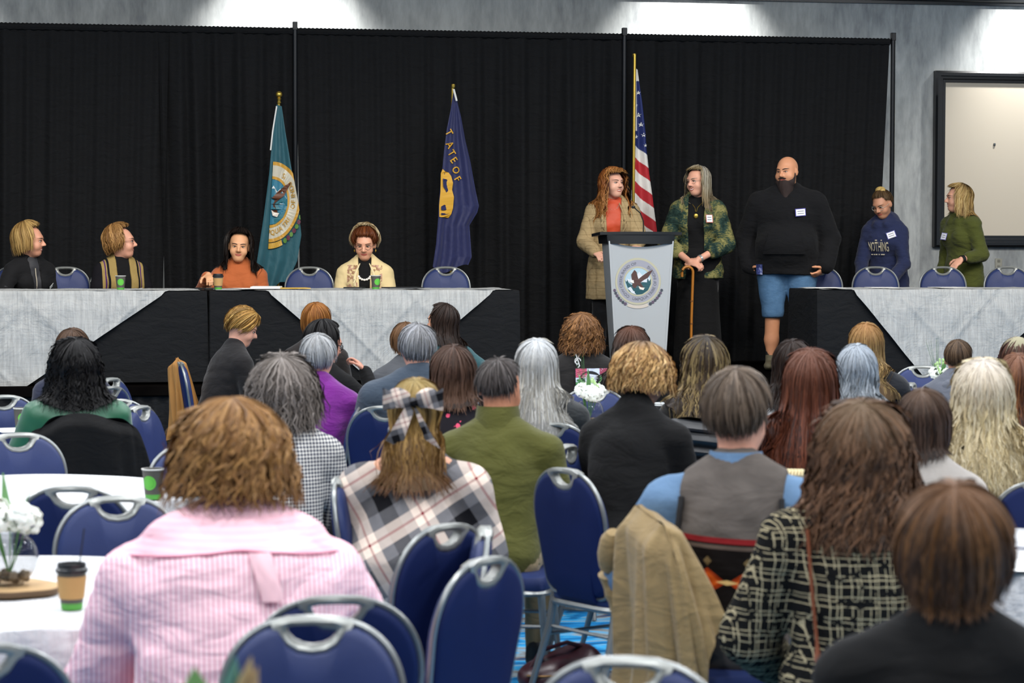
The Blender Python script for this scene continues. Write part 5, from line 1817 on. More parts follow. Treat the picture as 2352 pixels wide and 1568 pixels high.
def m_vest():
    n = NT('blanket_vest', .92, 0, .12)
    x, y, z = n.xyz()
    z = n.math('ADD', z, n.math('MULTIPLY', x, .05))
    zc = .735                                            # centre of the patterned band
    dz = n.math('ABSOLUTE', n.math('SUBTRACT', z, zc))
    inband = n.math('LESS_THAN', dz, .135)
    c = n.mix(n.noise(14, None, 4), srgb('#4d4844'), srgb('#645d58'))
    c = n.mix(inband, c, srgb('#120e0d'))
    for lo, hi, col_ in ((.118, .135, '#7d1f22'), (.100, .112, '#5d5048')):
        c = n.mix(n.math('MULTIPLY', n.math('GREATER_THAN', dz, lo), n.math('LESS_THAN', dz, hi)), c, srgb(col_))
    P = .125
    fx = n.math('ABSOLUTE', n.math('SUBTRACT', n.math('FRACT', n.math('DIVIDE', x, P)), .5))
    dia = n.math('ADD', n.math('MULTIPLY', fx, 1.0), n.math('DIVIDE', dz, .085))
    c = n.mix(n.math('LESS_THAN', dia, .48), c, srgb('#9c3812'))
    c = n.mix(n.math('LESS_THAN', dia, .34), c, srgb('#c9561a'))
    fx2 = n.math('ABSOLUTE', n.math('SUBTRACT', n.math('FRACT', n.math('ADD', n.math('DIVIDE', x, P), .5)), .5))
    d2 = n.math('ADD', n.math('MULTIPLY', fx2, .55), n.math('DIVIDE', dz, .05))
    c = n.mix(n.math('LESS_THAN', d2, .16), c, srgb('#d8b878'))
    d3 = n.math('ADD', n.math('MULTIPLY', fx, 1.4), n.math('DIVIDE', n.math('ABSOLUTE', n.math('SUBTRACT', dz, .062)), .10))
    c = n.mix(n.math('LESS_THAN', d3, .15), c, srgb('#6b5a3c'))
    n.color(c)
    n.bump(n.noise(6, n.mapped((1, 1, 2)), 3, .5, .5), .4, .04)
    return n.m
def m_speckle(name, stops, scale=30, stretch=(1, 1, 1), big=4):
    n = NT(name, .9, 0, .15)
    f = n.math('ADD', n.math('MULTIPLY', n.noise(big, None, 3, .5, .7), .6), n.math('MULTIPLY', n.noise(scale, n.mapped(stretch), 3, .6), .4))
    n.color(n.ramp(f, stops))
    n.bump(n.noise(7, n.mapped((1, 1, 2)), 3, .5, .5), .4, .04)
    return n.m
def m_floral(name, base, petal, scale=9, th=.30):
    n = NT(name, .85, 0, .2)
    v = n.node('ShaderNodeTexVoronoi'); v.inputs['Scale'].default_value = scale
    n.put(v.inputs['Vector'], n.coord())
    d = n.math('ADD', v.outputs['Distance'], n.math('MULTIPLY', n.noise(scale * 3.2, None, 2), .28))
    n.color(n.mix(n.math('LESS_THAN', d, th), srgb(base), srgb(petal)))
    return n.m
def m_tweed(name, a, b, c):
    n = NT(name, .95, 0, .1)
    x, y, z = n.xyz()
    f = n.noise(70, n.mapped((1, 1, .4)), 3, .6)
    base = n.mix(f, srgb(a), srgb(b))
    l = n.math('ADD', n.band(n.math('ADD', x, y), .055, 0, .12), n.band(z, .06, 0, .10))
    n.color(n.mix(n.math('MULTIPLY', l, .45), base, srgb(c)))
    n.bump(n.noise(8, n.mapped((1, 1, 2)), 3, .5, .5), .35, .03)
    return n.m
def m_denim(name, a, b):
    n = NT(name, .85, 0, .2)
    f = n.noise(8, n.mapped((1, 1, 1.5)), 5, .65)
    fine = n.noise(300, n.mapped((1, 1, .3)), 1)
    n.color(n.mix(n.math('ADD', n.math('MULTIPLY', f, .8), n.math('MULTIPLY', fine, .2)), srgb(a), srgb(b)))
    n.bump(f, .4, .02)
    return n.m

TRS = {'black': cloth('black_trousers', '#151517', .9, .2), 'navy': cloth('navy_trousers', '#1b2233', .9, .2), 'jeans': m_denim('blue_jeans', '#24364f', '#3d5674'), 'khaki': cloth('khaki_trousers', '#8a7a5c', .9, .2), 'pink': cloth('pink_trousers', '#d7a3ab', .85, .1)}
M_SHOE = plain('shoe_black', '#18181a', .5)

def person(label, px, py, depth, yaw=0, ground=0.0, skin='#c98f70', hair=None, top=None, body=None, legs='black', vox=.015, face=None, hvox=None, chair=None, turn=0, shoes=True, chair_label=None, cdx=0.0, cdy=0.0, ptype='sit'):
    kw = dict(body or {})
    T = top_height(px, py, depth, ground)
    B = Body(T=T, pose=ptype, **kw)
    root = place_person(B, px, py, depth, yaw, ground, label)
    make_body(B, root, SKIN(skin), vox)
    if hair:
        h = dict(hair)
        hair_mesh(B, 'hair', root, h.pop('colors'), **h)
    if top:
        t = dict(top)
        make_top(B, root, t.pop('mat'), t.pop('name', 'shirt'), vox=vox, **t)
    if legs: make_trousers(B, root, TRS.get(legs, legs) if isinstance(legs, str) else legs)
    if shoes: make_shoes(B, root, M_SHOE)
    if face is not None: make_face(B, root, **face)
    if chair_label: chair_under(root, chair_label, turn, None if ground == 0 else 'occupied chairs behind the stage tables', cdx, cdy)
    return B, root
def badge(B, root, x, z, prims, hexc='#dfe2e6', w=.075, h=.030, name='name_tag', edge=None, rot=0.0, lines=2):
    """flat tag that lies on the garment seen from ahead"""
    p = surf_point(B, prims, x, z, off=.012)
    px = surf_point(B, prims, x + .02, z, off=.012)
    pz = surf_point(B, prims, x, z + .02, off=.012)
    ex, ez = (px - p).normalized(), (pz - p).normalized()
    nn = ex.cross(ez).normalized()
    if nn.y < 0: nn = -nn
    ez = nn.cross(ex).normalized() if nn.cross(ex).z > 0 else -nn.cross(ex).normalized()
    M = Matrix((ex, nn, ez)).transposed() @ Matrix.Rotation(rot, 3, 'Y')
    if edge: MB().box(p, (w + .012, .003, h + .012), 0, M).build('tag_edge', plain('tag_edge_' + edge, edge, .5), root, False)
    o = MB().box(p + nn * .002, (w, .003, h), 0, M).build(name, plain('tag_' + hexc, hexc, .5), root, False)
    for k in range(lines):
        MB().box(p + nn * .0042 + M @ Vector((0, 0, h * (.18 - .36 * k))), (w * .7, .0006, h * .10), 0, M).build('tag_line', plain('tag_ink', '#6a6f78', .7), root, False)
    return o
def dep(px, Y): return Y / ray(px, 540).y

BLACK = cloth('black_knit', '#0b0b0c', .92, .25, 350, .35, .02)
# hair presets
def H(colors, **k): d = dict(colors=colors); d.update(k); return d
def bob(colors, L=.29, **k): return H(colors, **{**dict(L=L, Lf=.115, vol=.026, tuck=.02, n=300, lock=.008), **k})
def long_(colors, L=.52, **k): return H(colors, **{**dict(L=L, Lf=.12, vol=.022, n=320, lock=.0085, wave=.005, wl=.13, flare=.01), **k})
def wavy(colors, L=.45, **k): return H(colors, **{**dict(L=L, Lf=.12, vol=.03, n=380, lock=.0085, wave=.014, wl=.085, flare=.035), **k})
def short(colors, **k): return H(colors, **{**dict(L=.235, sides=.165, Lf=.115, rel=175, vol=.016, short=True, n=520, lock=.0065, fuzz=.008), **k})

# ------------------------------------------------------------------ the four seated on the stage
SG_Y = 20.42
px = 70
B, r = person('blond woman in a black blazer seated at the far left of the stage', px, 513, dep(px, SG_Y), 150, STAGE_Z, '#cf9478', bob(['#a98650', '#c9a768', '#8a6a40'], .31, vol=.036, front=(52, 74), Lf=.13, seed=11), None,
              dict(hs=1.1, head=(48, 4, 4), lean=14, hunch=.03, side=.05, arms=(None, ((.15, .10, -.19), (.21, .33, -.20))), curl=(.4, .25), palms=(None, (-.2, 0, -1)), hdir=(None, (.2, 1, -.1))), vox=.0085, face=dict(smile=.1, eye_open=.3, mouth_open=.6),
              chair_label='chair under the blond woman in the black blazer')
make_top(B, r, plain('blouse_dark', '#26262a', .7), 'blouse', .012, (.4, .4), vox=.010)
pr = inflate(B.torso, .024)
make_top(B, r, cloth('black_blazer', '#0e0e10', .85, .2, 350, .35, .02), 'blazer', .022, (.92, .72), vox=.0095, opening=(B.sh + .06, .045, B.hz + .1, .03), seed=11)
for q in (-1, 1): MB().tube([surf_point(B, inflate(B.torso, .014), q * (.018 + .030 * k) , B.sh - .02 - (1 - k) * .33, off=.006) for k in np.linspace(1, 0, 12)], .004, 6).build('lapel_piping', plain('piping_cream', '#b7ae9c', .8), r)
badge(B, r, -.10, B.sh - .17, pr, '#b9bcb8', .07, .022, rot=.5, lines=1)

px = 279
B, r = person('woman with short light brown hair in a camel and black vest on stage', px, 517, dep(px, SG_Y), 165, STAGE_Z, '#d39a80', bob(['#7a5630', '#9c7444', '#b58a54'], .29, wave=.006, vol=.036, front=(58, 80), Lf=.13, seed=12, tuck=.03), None,
              dict(hs=1.1, head=(72, -2, 0), lean=-2), vox=.0085, face=dict(smile=.8, eye_open=.25, mouth_open=.4), chair_label='chair under the woman in the camel and black vest')
make_top(B, r, BLACK, 'turtleneck', .014, (1, 1), vox=.0095, collar_h=.055, seed=12)
pr = inflate(B.torso, .030)
n = NT('camel_black_knit', .95, 0, .1)
x, y, z = n.xyz()
ax = n.math('ABSOLUTE', x)
c = n.mix(n.band(ax, 1.0, .145, .155), srgb('#8f7a4a'), srgb('#4a2a5c'))
c = n.mix(n.band(ax, 1.0, .118, .135), c, srgb('#17161a'))
c = n.mix(n.math('GREATER_THAN', ax, .178), c, srgb('#17161a'))
n.color(c); n.bump(n.noise(200, None, 1), .4, .01)
make_top(B, r, n.m, 'vest', .026, (.22, .22), vox=.0095, opening=(B.sh + .05, .055, B.hz - .2, .055), seed=13)
badge(B, r, -.115, B.sh - .19, pr, '#dfe2e0', .075, .03, rot=.1)
make_glasses(B, r, plain('glasses_dark', '#3a2a2a', .3))

px = 549
B, r = person('woman with long black hair in a rust orange top, hand over a lidded cup', px, 527, dep(px, SG_Y), 178, STAGE_Z, '#d09a72', long_(['#17120f', '#2a201b', '#0f0c0b'], .43, vol=.030, front=(48, 66), Lf=.13, wave=.004, seed=13, flare=.0), None,
              dict(hs=1.1, head=(-4, 4, -4), lean=6, arms=(None, ((.15, .17, -.13), (.10, .40, .02))), curl=(.4, .75), palms=(None, (0, -.2, -1)), hdir=(None, (-.15, .9, -.35))), vox=.0085, face=dict(smile=.35, eye_open=.1, brow='#1a1412'), chair_label='chair under the woman in the rust orange top')
make_top(B, r, cloth('rust_knit', '#a4562c', .85, .12), 'shirt', .024, (1, .92), vox=.0095, seed=14, fold=.006)
badge(B, r, -.10, B.sh - .17, inflate(B.torso, .026), '#dfe2e0', .085, .028, rot=-.15)

px = 838
B, r = person('woman with short auburn hair and glasses in a cream embroidered jacket', px, 522, dep(px, SG_Y), 182, STAGE_Z, '#d29a7c', bob(['#5a2c16', '#74401f', '#4a2412'], .225, vol=.026, front=(40, 62), Lf=.165, tuck=.03, seed=14, n=340), None,
              dict(hs=1.1, head=(-4, 16, 0), lean=3), vox=.0085, face=dict(smile=.25, eye_open=.05, brow='#5a3a28'), chair_label='chair under the woman in the cream jacket')
hair_mesh(B, 'blond_back_hair', r, ['#b09468', '#d2bd94', '#e0d0ac'], L=.255, Lf=.075, front=(72, 96), vol=.040, n=300, lock=.008, seed=44, tuck=.02, top_vol=.008)
make_top(B, r, BLACK, 'turtleneck', .014, (1, 1), vox=.0095, collar_h=.055, seed=15)
n = NT('cream_embroidered', .85, 0, .2)
x, y, z = n.xyz()
f = n.noise(26, None, 4, .6)
emb = n.math('MULTIPLY', n.math('GREATER_THAN', f, .50), n.math('MULTIPLY', n.band(n.math('ABSOLUTE', x), 1.0, .06, .15), n.math('LESS_THAN', z, .94)))
n.color(n.mix(emb, srgb('#cdb98a'), n.ramp(n.noise(40), [(.4, srgb('#8a6a4a')), (.6, srgb('#b08a78'))]))); n.bump(n.noise(9), .3, .02)
make_top(B, r, n.m, 'jacket', .030, (.98, .98), vox=.0095, opening=(B.sh + .07, .055, B.hz + .02, .035), seed=16, fold=.006)
for q in (-1, 1): MB().tube([surf_point(B, inflate(B.torso, .034), q * (.040 + .045 * math.sin(k * math.pi)), B.sh + .045 - k * .30, off=.002) for k in np.linspace(0, 1, 12)], [.004 + .010 * math.sin(k * math.pi) for k in np.linspace(0, 1, 12)], 6).build('lapel', plain('cream_lapel', '#d2c196', .85), r)
make_glasses(B, r, plain('glasses_dark', '#3a2a2a', .3), (.025, .018))
for k in range(7):
    a = -1.1 + k * .37
    MB().ell(surf_point(B, inflate(B.torso, .02), .055 * math.sin(a), B.sh - .045 - .05 * math.cos(a), off=.008), (.012, .006, .010), 10, 6).build('necklace_bead', plain('bead_white', '#d8d4cc', .3), r)
for q in (-1, 1): MB().ell(B.hp(q * .083, -.005, -.05), (.006, .006, .012), 8, 6).build('earring', M_GOLD, r)

# ------------------------------------------------------------------ those standing on the stage
px, Y = 1408, 20.95
B, r = person('woman with long wavy auburn hair in a tan tweed coat at the lectern', px, 386, dep(px, Y), 176, STAGE_Z, '#d8a48c', wavy(['#5f3018', '#8a4e26', '#b5773e', '#9c5f2e'], .52, vol=.026, front=(52, 70), Lf=.15, seed=21, flare=.03, tip='#b07f48', n=420), None,
              dict(hs=1.06, head=(34, -2, 0), lean=1, w=1.12, d=1.1, arms=(((-.07, .10, -.24), (-.02, .30, -.30)), ((.085, .06, -.27), (.0, .27, -.355))), curl=(.5, .5), palms=((0, 0, -1), (-.3, 0, -1))), vox=.0085, face=dict(smile=.0, eye_open=.45, mouth_open=.5), ptype='stand')
make_top(B, r, plain('orange_blouse', '#b8401c', .6, var=.1), 'blouse', .014, (.6, .6), hem=B.hz - .05, vox=.0095, neck=False, seed=21)
TW = m_tweed('tan_tweed', '#8f7a58', '#a8946e', '#6e5c40')
zhem = top_height(1360, 688, dep(1360, Y), STAGE_Z)
make_top(B, r, TW, 'coat', .030, (.97, .97), hem=zhem, vox=.0095, opening=(B.sh + .06, .075, B.hz + .02, .045), seed=22, fold=.006)
for q in (-1, 1): MB().tube([surf_point(B, inflate(B.torso, .034), q * (.052 + .05 * math.sin(k * math.pi)), B.sh + .03 - k * .34, off=.002) for k in np.linspace(0, 1, 12)], [.004 + .012 * math.sin(k * math.pi) for k in np.linspace(0, 1, 12)], 6).build('lapel', TW, r)
MB().tube([surf_point(B, inflate(B.torso + B.neck, .002), .05 * math.sin(a), B.sh + .02 - .05 * math.cos(a), off=.014) for a in np.linspace(-1.4, 1.4, 14)], .002, 5).build('necklace', plain('silver_chain', '#c9c4ba', .3, .7), r)

px, Y = 1602, 20.75
cane_top = None
B, r = person('smiling woman with long grey hair in a green mottled jacket leaning on a cane', px, 381, dep(px, Y), 188, STAGE_Z, '#d29a80', long_(['#77705f', '#9c947f', '#b0aa98', '#857a62'], .46, vol=.020, front=(56, 76), wave=.004, seed=22, tip='#8f7a54', root='#a8a49a'), None,
              dict(hs=1.06, head=(-32, 4, 6), lean=2, w=1.08, d=1.05, arms=(((-.10, .06, -.30), (.125, .27, -.44)), ((.10, .06, -.30), (-.14, .29, -.46))), curl=(.75, .8), palms=((.3, -.4, -1), (-.3, -.4, -1)), hdir=((.85, .35, -.35), (-.85, .3, -.3))), vox=.0085, face=dict(smile=1.0, eye_open=.15, mouth_open=.9, brow='#7a6a58'), ptype='stand', legs='black')
make_top(B, r, BLACK, 'blouse', .014, (.4, .4), hem=B.hz - .1, vox=.0095, neck=False, seed=23)
MJ = m_speckle('green_mottle', [(.36, srgb('#14231f')), (.46, srgb('#263a34')), (.52, srgb('#565836')), (.60, srgb('#857e4e')), (.70, srgb('#3c4634'))], 45, (1, 1, 2), 7)
make_top(B, r, MJ, 'jacket', .034, (.72, .72), hem=top_height(1600, 640, dep(1600, Y), STAGE_Z), vox=.0095, opening=(B.sh + .06, .075, B.hz - .6, .062), seed=24, fold=.007, sleeve_off=.040)
pr = inflate([B.torso[0]], .03)
sk = [('cone', A(0, 0, B.hz), A(0, .0, .10), .175, .22, .05, 'leg')]
sdf_part('skirt', sk + pr, .013, BLACK, r, folds=[(fold_noise(5, 6, 30, (1, 1, .15)), .012)])
badge(B, r, -.125, B.sh - .13, inflate(B.torso, .036), '#d8d8da', .05, .075, edge='#b06a5a')
make_glasses(B, r, plain('glasses_wire', '#8a8078', .3, .5), (.024, .017), th=.0012)
MB().ell(surf_point(B, inflate(B.torso, .016), 0, B.sh - .105, off=.010), (.020, .007, .022), 12, 8).tube([surf_point(B, inflate(B.torso + B.neck, .004), q * .055, B.sh + .02, off=.014) if abs(q) == 1 else surf_point(B, inflate(B.torso, .016), q * .02, B.sh - .085 + .09 * abs(q) , off=.010) for q in (-1, -.6, -.2, .2, .6, 1)], .002, 5).build('pendant', M_GOLD, r)
for q in (-1, 1): MB().ell(B.hp(q * .084, -.005, -.05), (.008, .005, .014), 8, 6).build('earring', plain('silver_chain', '#c9c4ba', .3, .7), r)
S, E, W = B.arm_pts[0]
d_ = Vector(W - E).normalized()
MB().tube([Vector(W) - d_ * .035, Vector(W) - d_ * .015], .034, 16).build('watch_band', plain('silver_band', '#c2c0ba', .3, .7), r)
wm = Matrix.Rotation(r.rotation_euler.z, 4, 'Z')
hd = Vector(r.location) + (wm @ Vector((B.arm_pts[0][2] + B.arm_pts[1][2]) / 2 + Vector((0.0, .045, -.05))))
c = empty('walking_cane', (hd.x - .02, hd.y - .02, STAGE_Z))
tag(c, 'amber wooden cane under the hands of the grey haired woman', 'cane')
h_ = hd.z - STAGE_Z
MB().tube([(-.005, 0, .015), (.0, 0, h_ * .5), (.012, 0, h_ - .05)] + [(.012 - .05 + .05 * math.cos(a), 0, h_ - .05 + .05 * math.sin(a)) for a in np.linspace(.3, math.pi, 8)] + [(-.088, 0, h_ - .09)], .0125, 10).build('shaft', plain('amber_wood', '#a5671f', .35, var=.2), c)
for z in (.22, .42, .62): MB().tube([(.0, 0, z - .006), (.0, 0, z + .006)], .0150, 10).build('node_ring', plain('amber_wood_dark', '#6e4212', .5), c)
MB().tube([(-.005, 0, .002), (-.005, 0, .03)], .016, 10).build('ferrule', plain('rubber', '#1c1c1c', .8), c)

px, Y = 1808, 20.35
B, r = person('tall bald man with a dark beard in a black hoodie and denim shorts', px, 359, dep(px, Y), 186, STAGE_Z, '#c58a66', None, None,
              dict(male=True, hs=1.13, head=(-22, 6, 2), lean=0, w=1.55, d=1.45, sw=.245, slope=.005, belly=.09, hair_th=.004, fat=.010, hunch=.03, arms=(((-.13, -.08, -.31), (-.10, .06, -.57)), ((.13, -.10, -.31), (.08, .02, -.57))), curl=(.7, .7), palms=((1, 0, -.2), (-1, 0, -.2)), hdir=((.75, .2, -.55), (-.75, .2, -.55))), vox=.009,
              face=dict(smile=.8, eye_open=.15, brow='#2a1c14', brow_w=.005), ptype='stand', legs=None, shoes=False)
HOOD = cloth('black_fleece', '#0c0c0e', .95, .2, 250, .5, .02)
ex = [('cone', A(B.spx(B.sh) + q * .06, B.spy(B.sh) - .055, B.sh + .03), A(q * .085, B.spy(B.sh) + .035, B.sh + .045), .052, .045, .03, 'torso') for q in (-1, 1)] + [('ell', A(0, B.spy(B.sh) - .085, B.sh + .05), A(.125, .065, .10), I3, .04, 'torso')]
make_top(B, r, HOOD, 'hoodie', .038, (.95, .95), hem=B.hz - .15, vox=.0105, seed=31, fold=.007, extra=ex, collar_h=.03)
pk = inflate(B.torso, .044)
def pocket(u, v):
    hw = .19 - .06 * v
    return surf_point(B, pk, (u * 2 - 1) * hw, B.hz + .03 + .20 * v, off=.012)
MB().grid(pocket, 14, 8).build('front_pocket', HOOD, r)
badge(B, r, -.135, B.sh - .14, inflate(B.torso, .044), '#e0e0e4', .085, .055, edge='#4a4690', rot=.08)
make_trousers(B, r, m_denim('denim_shorts', '#2c4a6a', '#5c7f9f'), .024, .47, 'shorts', seed=31, fold=.006, vox=.016, top=B.hz - .10)
beard = [('ell', B.hc + B.Rh @ A(0, .055, -.085), A(.062, .052, .060), B.Rh, .03, 'b'), ('ell', B.hc + B.Rh @ A(0, .045, -.135), A(.066, .055, .07), B.Rh, .03, 'b'), ('cone', B.hc + B.Rh @ A(0, .045, -.14), B.hc + A(0, .06, -.24), .058, .034, .03, 'b')]
for q in (-1, 1): beard.append(('cone', B.hc + B.Rh @ A(q * .072, .012, -.02), B.hc + B.Rh @ A(q * .058, .045, -.085), .017, .034, .02, 'b'))
def bp(f, X, Y_, Z):
    m = prim_sd(np.stack(np.broadcast_arrays(X, Y_, Z), -1), ('ell', B.hc + B.Rh @ A(0, .115, -.052), A(.034, .04, .014), B.Rh, .02, 'x'))
    return np.maximum(f.F, -m)
sdf_part('beard', beard, .007, plain('beard_brown', '#22130e', .85, var=.4, vscale=60), r, folds=[(fold_noise(6, 9, 90, (1, 1, .25)), .006)], post=bp)
MB().tube([B.on_face(x, -.041 - .10 * abs(x) ** 1.0, .004) for x in np.linspace(-.034, .034, 9)], [.003, .006, .0075, .007, .005, .007, .0075, .006, .003], 6).build('moustache', plain('beard_brown', '#2a1812', .8), r)
for q in (-1, 1):
    an = B.ankle; c0 = A(q * an[0], an[1], an[2])
    sdf_part('shoe', [('ell', c0 + A(0, .080, -.045), A(.056, .140, .045), I3, .03, 'f'), ('cone', c0 + A(0, -.01, .03), c0 + A(0, 0, -.04), .054, .052, .03, 'f')], .010, plain('shoe_olive', '#5a5440', .8, var=.25, vscale=30), r, post=lambda f, X, Y_, Z: np.maximum(f.F, .004 - Z))
    MB().lathe([(.052, .0), (.052, .07)], 16, (c0[0], c0[1] - .012, .10)).build('sock', plain('sock_black', '#101012', .9), r)
pch = m_speckle('plaid_cloth_blue', [(.4, srgb('#20264a')), (.55, srgb('#4a5490')), (.65, srgb('#b0b4c8'))], 60)
MB().grid(lambda u, v: surf_point(B, inflate(B.torso + B.legs, .05), .20 + .06 * u, B.hz - .06 - .09 * v, off=.01), 4, 5).build('shirt_tail', pch, r)

px, Y = 2027, 21.35
B, r = person('person in glasses and a navy printed hoodie looking down behind the right table', px, 435, dep(px, Y), 196, STAGE_Z, '#c08a6c', H(['#5a4630', '#4a3826', '#7a6040'], L=.20, Lf=.12, sides=.16, rel=175, vol=.012, short=True, n=460, lock=.005, gather=None, seed=23), None,
              dict(hs=1.05, head=(-14, 26, 4), lean=8, hunch=.05, headfwd=.05, w=.95, d=1.0, sw=.15, slope=.02, arms=(((-.06, .08, -.28), (.0, .30, -.44)), ((.04, .10, -.28), (-.02, .30, -.44)))), vox=.0085, face=dict(smile=.0, eye_open=.0, brow='#4a3626'), ptype='stand')
MB().ell(B.hp(.012, -.055, .115), (.050, .050, .038), 16, 10).ell(B.hp(-.02, -.035, .12), (.03, .03, .025), 12, 8).build('hair_bun', plain('bun_blond', '#b89a58', .6, var=.25, vscale=40), r)
NAVY = cloth('navy_fleece', '#232a48', .95, .2, 250, .5, .1)
ex = [('cone', A(q * .055, B.spy(B.sh) - .04, B.sh + .03), A(q * .045, B.spy(B.sh) + .085, B.sh + .01), .050, .038, .03, 'torso') for q in (-1, 1)] + [('ell', A(0, B.spy(B.sh) - .085, B.sh + .06), A(.11, .065, .085), I3, .04, 'torso')]
make_top(B, r, NAVY, 'hoodie', .034, (1, 1), hem=B.hz - .16, vox=.0095, seed=32, fold=.008, extra=ex, sleeve_off=.026)
pk = inflate(B.torso, .036)
def chest(x0, z0, sx=1.0): return lambda x, y: surf_point(B, pk, x0 - x * sx, z0 + y * 1.45, off=.014)
MPR = plain('print_cream', '#bdb49a', .8)
text_mesh('NOTHING', chest(.02, B.sh - .20), 'print_lettering', MPR, r, .085, .50)
for zz, segs in ((B.sh - .135, ((-.02, .02), (.03, .012))), (B.sh - .268, ((-.075, .016), (-.05, .010), (-.028, .018), (.0, .010), (.035, .036)))):
    for x0, w_ in segs: MB().box(surf_point(B, pk, .02 - x0, zz, off=.014), (w_, .002, .009)).build('print_line', MPR, r, False)
badge(B, r, -.10, B.sh - .085, pk, '#e2e2e6', .075, .055, edge='#34378a', rot=.35, lines=3)
make_glasses(B, r, plain('glasses_clear', '#b8b4a8', .25), (.025, .020))

px, Y = 2200, 21.15
B, r = person('blond woman in an olive sweater beside the framed board', px, 422, dep(px, Y), 226, STAGE_Z, '#d09a80', long_(['#8a6a3c', '#b89a60', '#cbb27a', '#7a5a34'], .37, vol=.022, front=(54, 74), wave=.006, seed=24, root='#4a3620', flare=.02), None,
              dict(hs=1.05, head=(-30, 0, 0), lean=4, arms=(((-.09, -.02, -.27), (-.07, .22, -.31)), None), curl=(.7, .5), palms=((.4, 0, -1), None), hdir=((.1, .8, -.6), None)), vox=.0085, face=dict(smile=.9, eye_open=.3, mouth_open=.7), ptype='stand')
make_top(B, r, cloth('olive_knit', '#454a1e', .95, .2, 200, .6, .1), 'sweater', .026, (.80, 1), hem=B.hz - .17, vox=.0095, seed=33, fold=.008, extra=[('cone', A(q * .05, B.spy(B.sh) - .02, B.sh + .03), A(q * .045, B.spy(B.sh) + .075, B.sh - .01), .040, .034, .03, 'torso') for q in (-1, 1)])
badge(B, r, .055, B.sh - .15, inflate(B.torso, .03), '#e2e2ea', .06, .055, edge='#7a78b4', rot=-.1)
S, E, W = B.arm_pts[0]
d_ = Vector(W - E).normalized()
MB().tube([Vector(W) - d_ * .03, Vector(W) - d_ * .0], .036, 16).build('watch_band', M_LID, r)
# ------------------------------------------------------------------ the audience, nearest rows last
def seat_lb(t): return 'chair under ' + t
AUD = {}
def aud(key, label, px, py, depth, **k):
    B, r = person(label, px, py, depth, **k)
    AUD[key] = (B, r)
    return B, r
# far rows, left to right
B, r = aud('brown_behind', 'brown haired person in dark navy behind the black curls', 168, 754, 13.9, yaw=10, hair=bob(['#3a2a20', '#5a4230', '#4a3628'], .27, vol=.016, seed=51), top=dict(mat=cloth('dark_navy_knit', '#23273a', .9), seed=51), chair_label=seat_lb('the brown haired person at the far left'), turn=-60)
B, r = aud('green', 'woman with black curly hair in an emerald green blouse', 172, 784, 11.8, yaw=-6, hair=wavy(['#060506', '#0f0d0e', '#0a0809'], .40, vol=.034, wave=.018, wl=.05, flare=.05, n=360, seed=52), top=dict(mat=plain('emerald_satin', '#0c5436', .42, 0, .5, var=.25, **{'Sheen Weight': .3}), seed=52, fold=.010, off=.022, sleeve_off=.036), body=dict(w=1.12, lean=6, sw=.185, arms=(((-.10, .04, -.26), (-.16, .28, -.28)), None)))
C_GREEN = chair_under(r, seat_lb('the woman in green'), 12, dx=.05, dy=-.22)
draped_coat(C_GREEN, BLACK, 'black coat hung over the chair of the woman in green', .25, .60, .25, .34, 3, 'coat', .018)
B, r = aud('a', 'woman with short blond hair in a dark jacket, seen in profile', 556, 711, 16.6, yaw=74, skin='#d59f88', hair=short(['#7a5428', '#b08444', '#cfa860', '#5a3c1e'], L=.345, sides=.235, Lf=.075, tilt=-34, vol=.028, n=520, top_vol=.012, seed=53, jitter_end=.22), top=dict(mat=cloth('charcoal_knit', '#151314', .92), seed=53, off=.020), body=dict(head=(-14, 20, 0), lean=12, hunch=.05, w=1.12, d=1.15, male=False), face=dict(smile=.4, eye_open=0, brow='#a07a48'), vox=.0115)
collar_band(B, r, plain('collar_white', '#c9d2d8', .8), .066, .034)
C_A = chair_under(r, seat_lb('the woman in the dark jacket in profile'), 6, dx=-.02, dy=-.03)
draped_coat(C_A, plain('tan_canvas', '#a87436', .75, var=.2), 'tan canvas jacket hung over the edge-on chair below the stage', .40, .55, .13, .17, 5, 'jacket', .02, cat='jacket', xoff=-.085)
aud('b', 'ginger haired person in brown in front of the stage', 726, 696, 16.6, yaw=8, hair=bob(['#6e4018', '#8f5a26', '#a56e34'], .26, vol=.020, seed=54), top=dict(mat=cloth('brown_knit', '#241f1d', .92), seed=54), body=dict(w=1.05), chair_label=seat_lb('the ginger haired person'), turn=88)
B, r = aud('c', 'black haired person with glasses resting a raised hand by the face', 746, 737, 13.85, yaw=28, skin='#c48a74', hair=bob(['#070607', '#121011', '#0b0a0a'], .30, vol=.022, front=(56, 78), seed=55), top=dict(mat=BLACK, seed=55), body=dict(head=(-34, 16, 0), lean=10, hunch=.04, arms=(None, ((.13, .16, -.16), (-.02, .27, .07))), curl=(.5, .85), palms=(None, (-.8, -.2, 0)), hdir=(None, (-.35, .05, .35))), face=dict(smile=0, eye_open=.2), vox=.0115, chair_label=seat_lb('the black haired person with glasses'), turn=88)
make_glasses(B, r, plain('glasses_black', '#111113', .3), (.026, .018), th=.0028)
B, r = aud('d', 'silver short haired woman in a purple jacket', 731, 767, 12.6, yaw=6, skin='#cf9a84', hair=short(['#8e9296', '#b9bcbe', '#a4a6a8', '#6c6a66'], L=.245, sides=.18, vol=.020, n=440, seed=56), top=dict(mat=cloth('purple_bouclé'.replace('é', 'e'), '#6a1c78', .95, .2, 90, .5, .3), seed=56, off=.026, name='jacket'), body=dict(lean=4, w=1.0, sw=.16, male=False))
collar_band(B, r, _mats['purple_boucle'], .074, .05, drop=.012)
chair_under(r, seat_lb('the woman in purple'), -75)
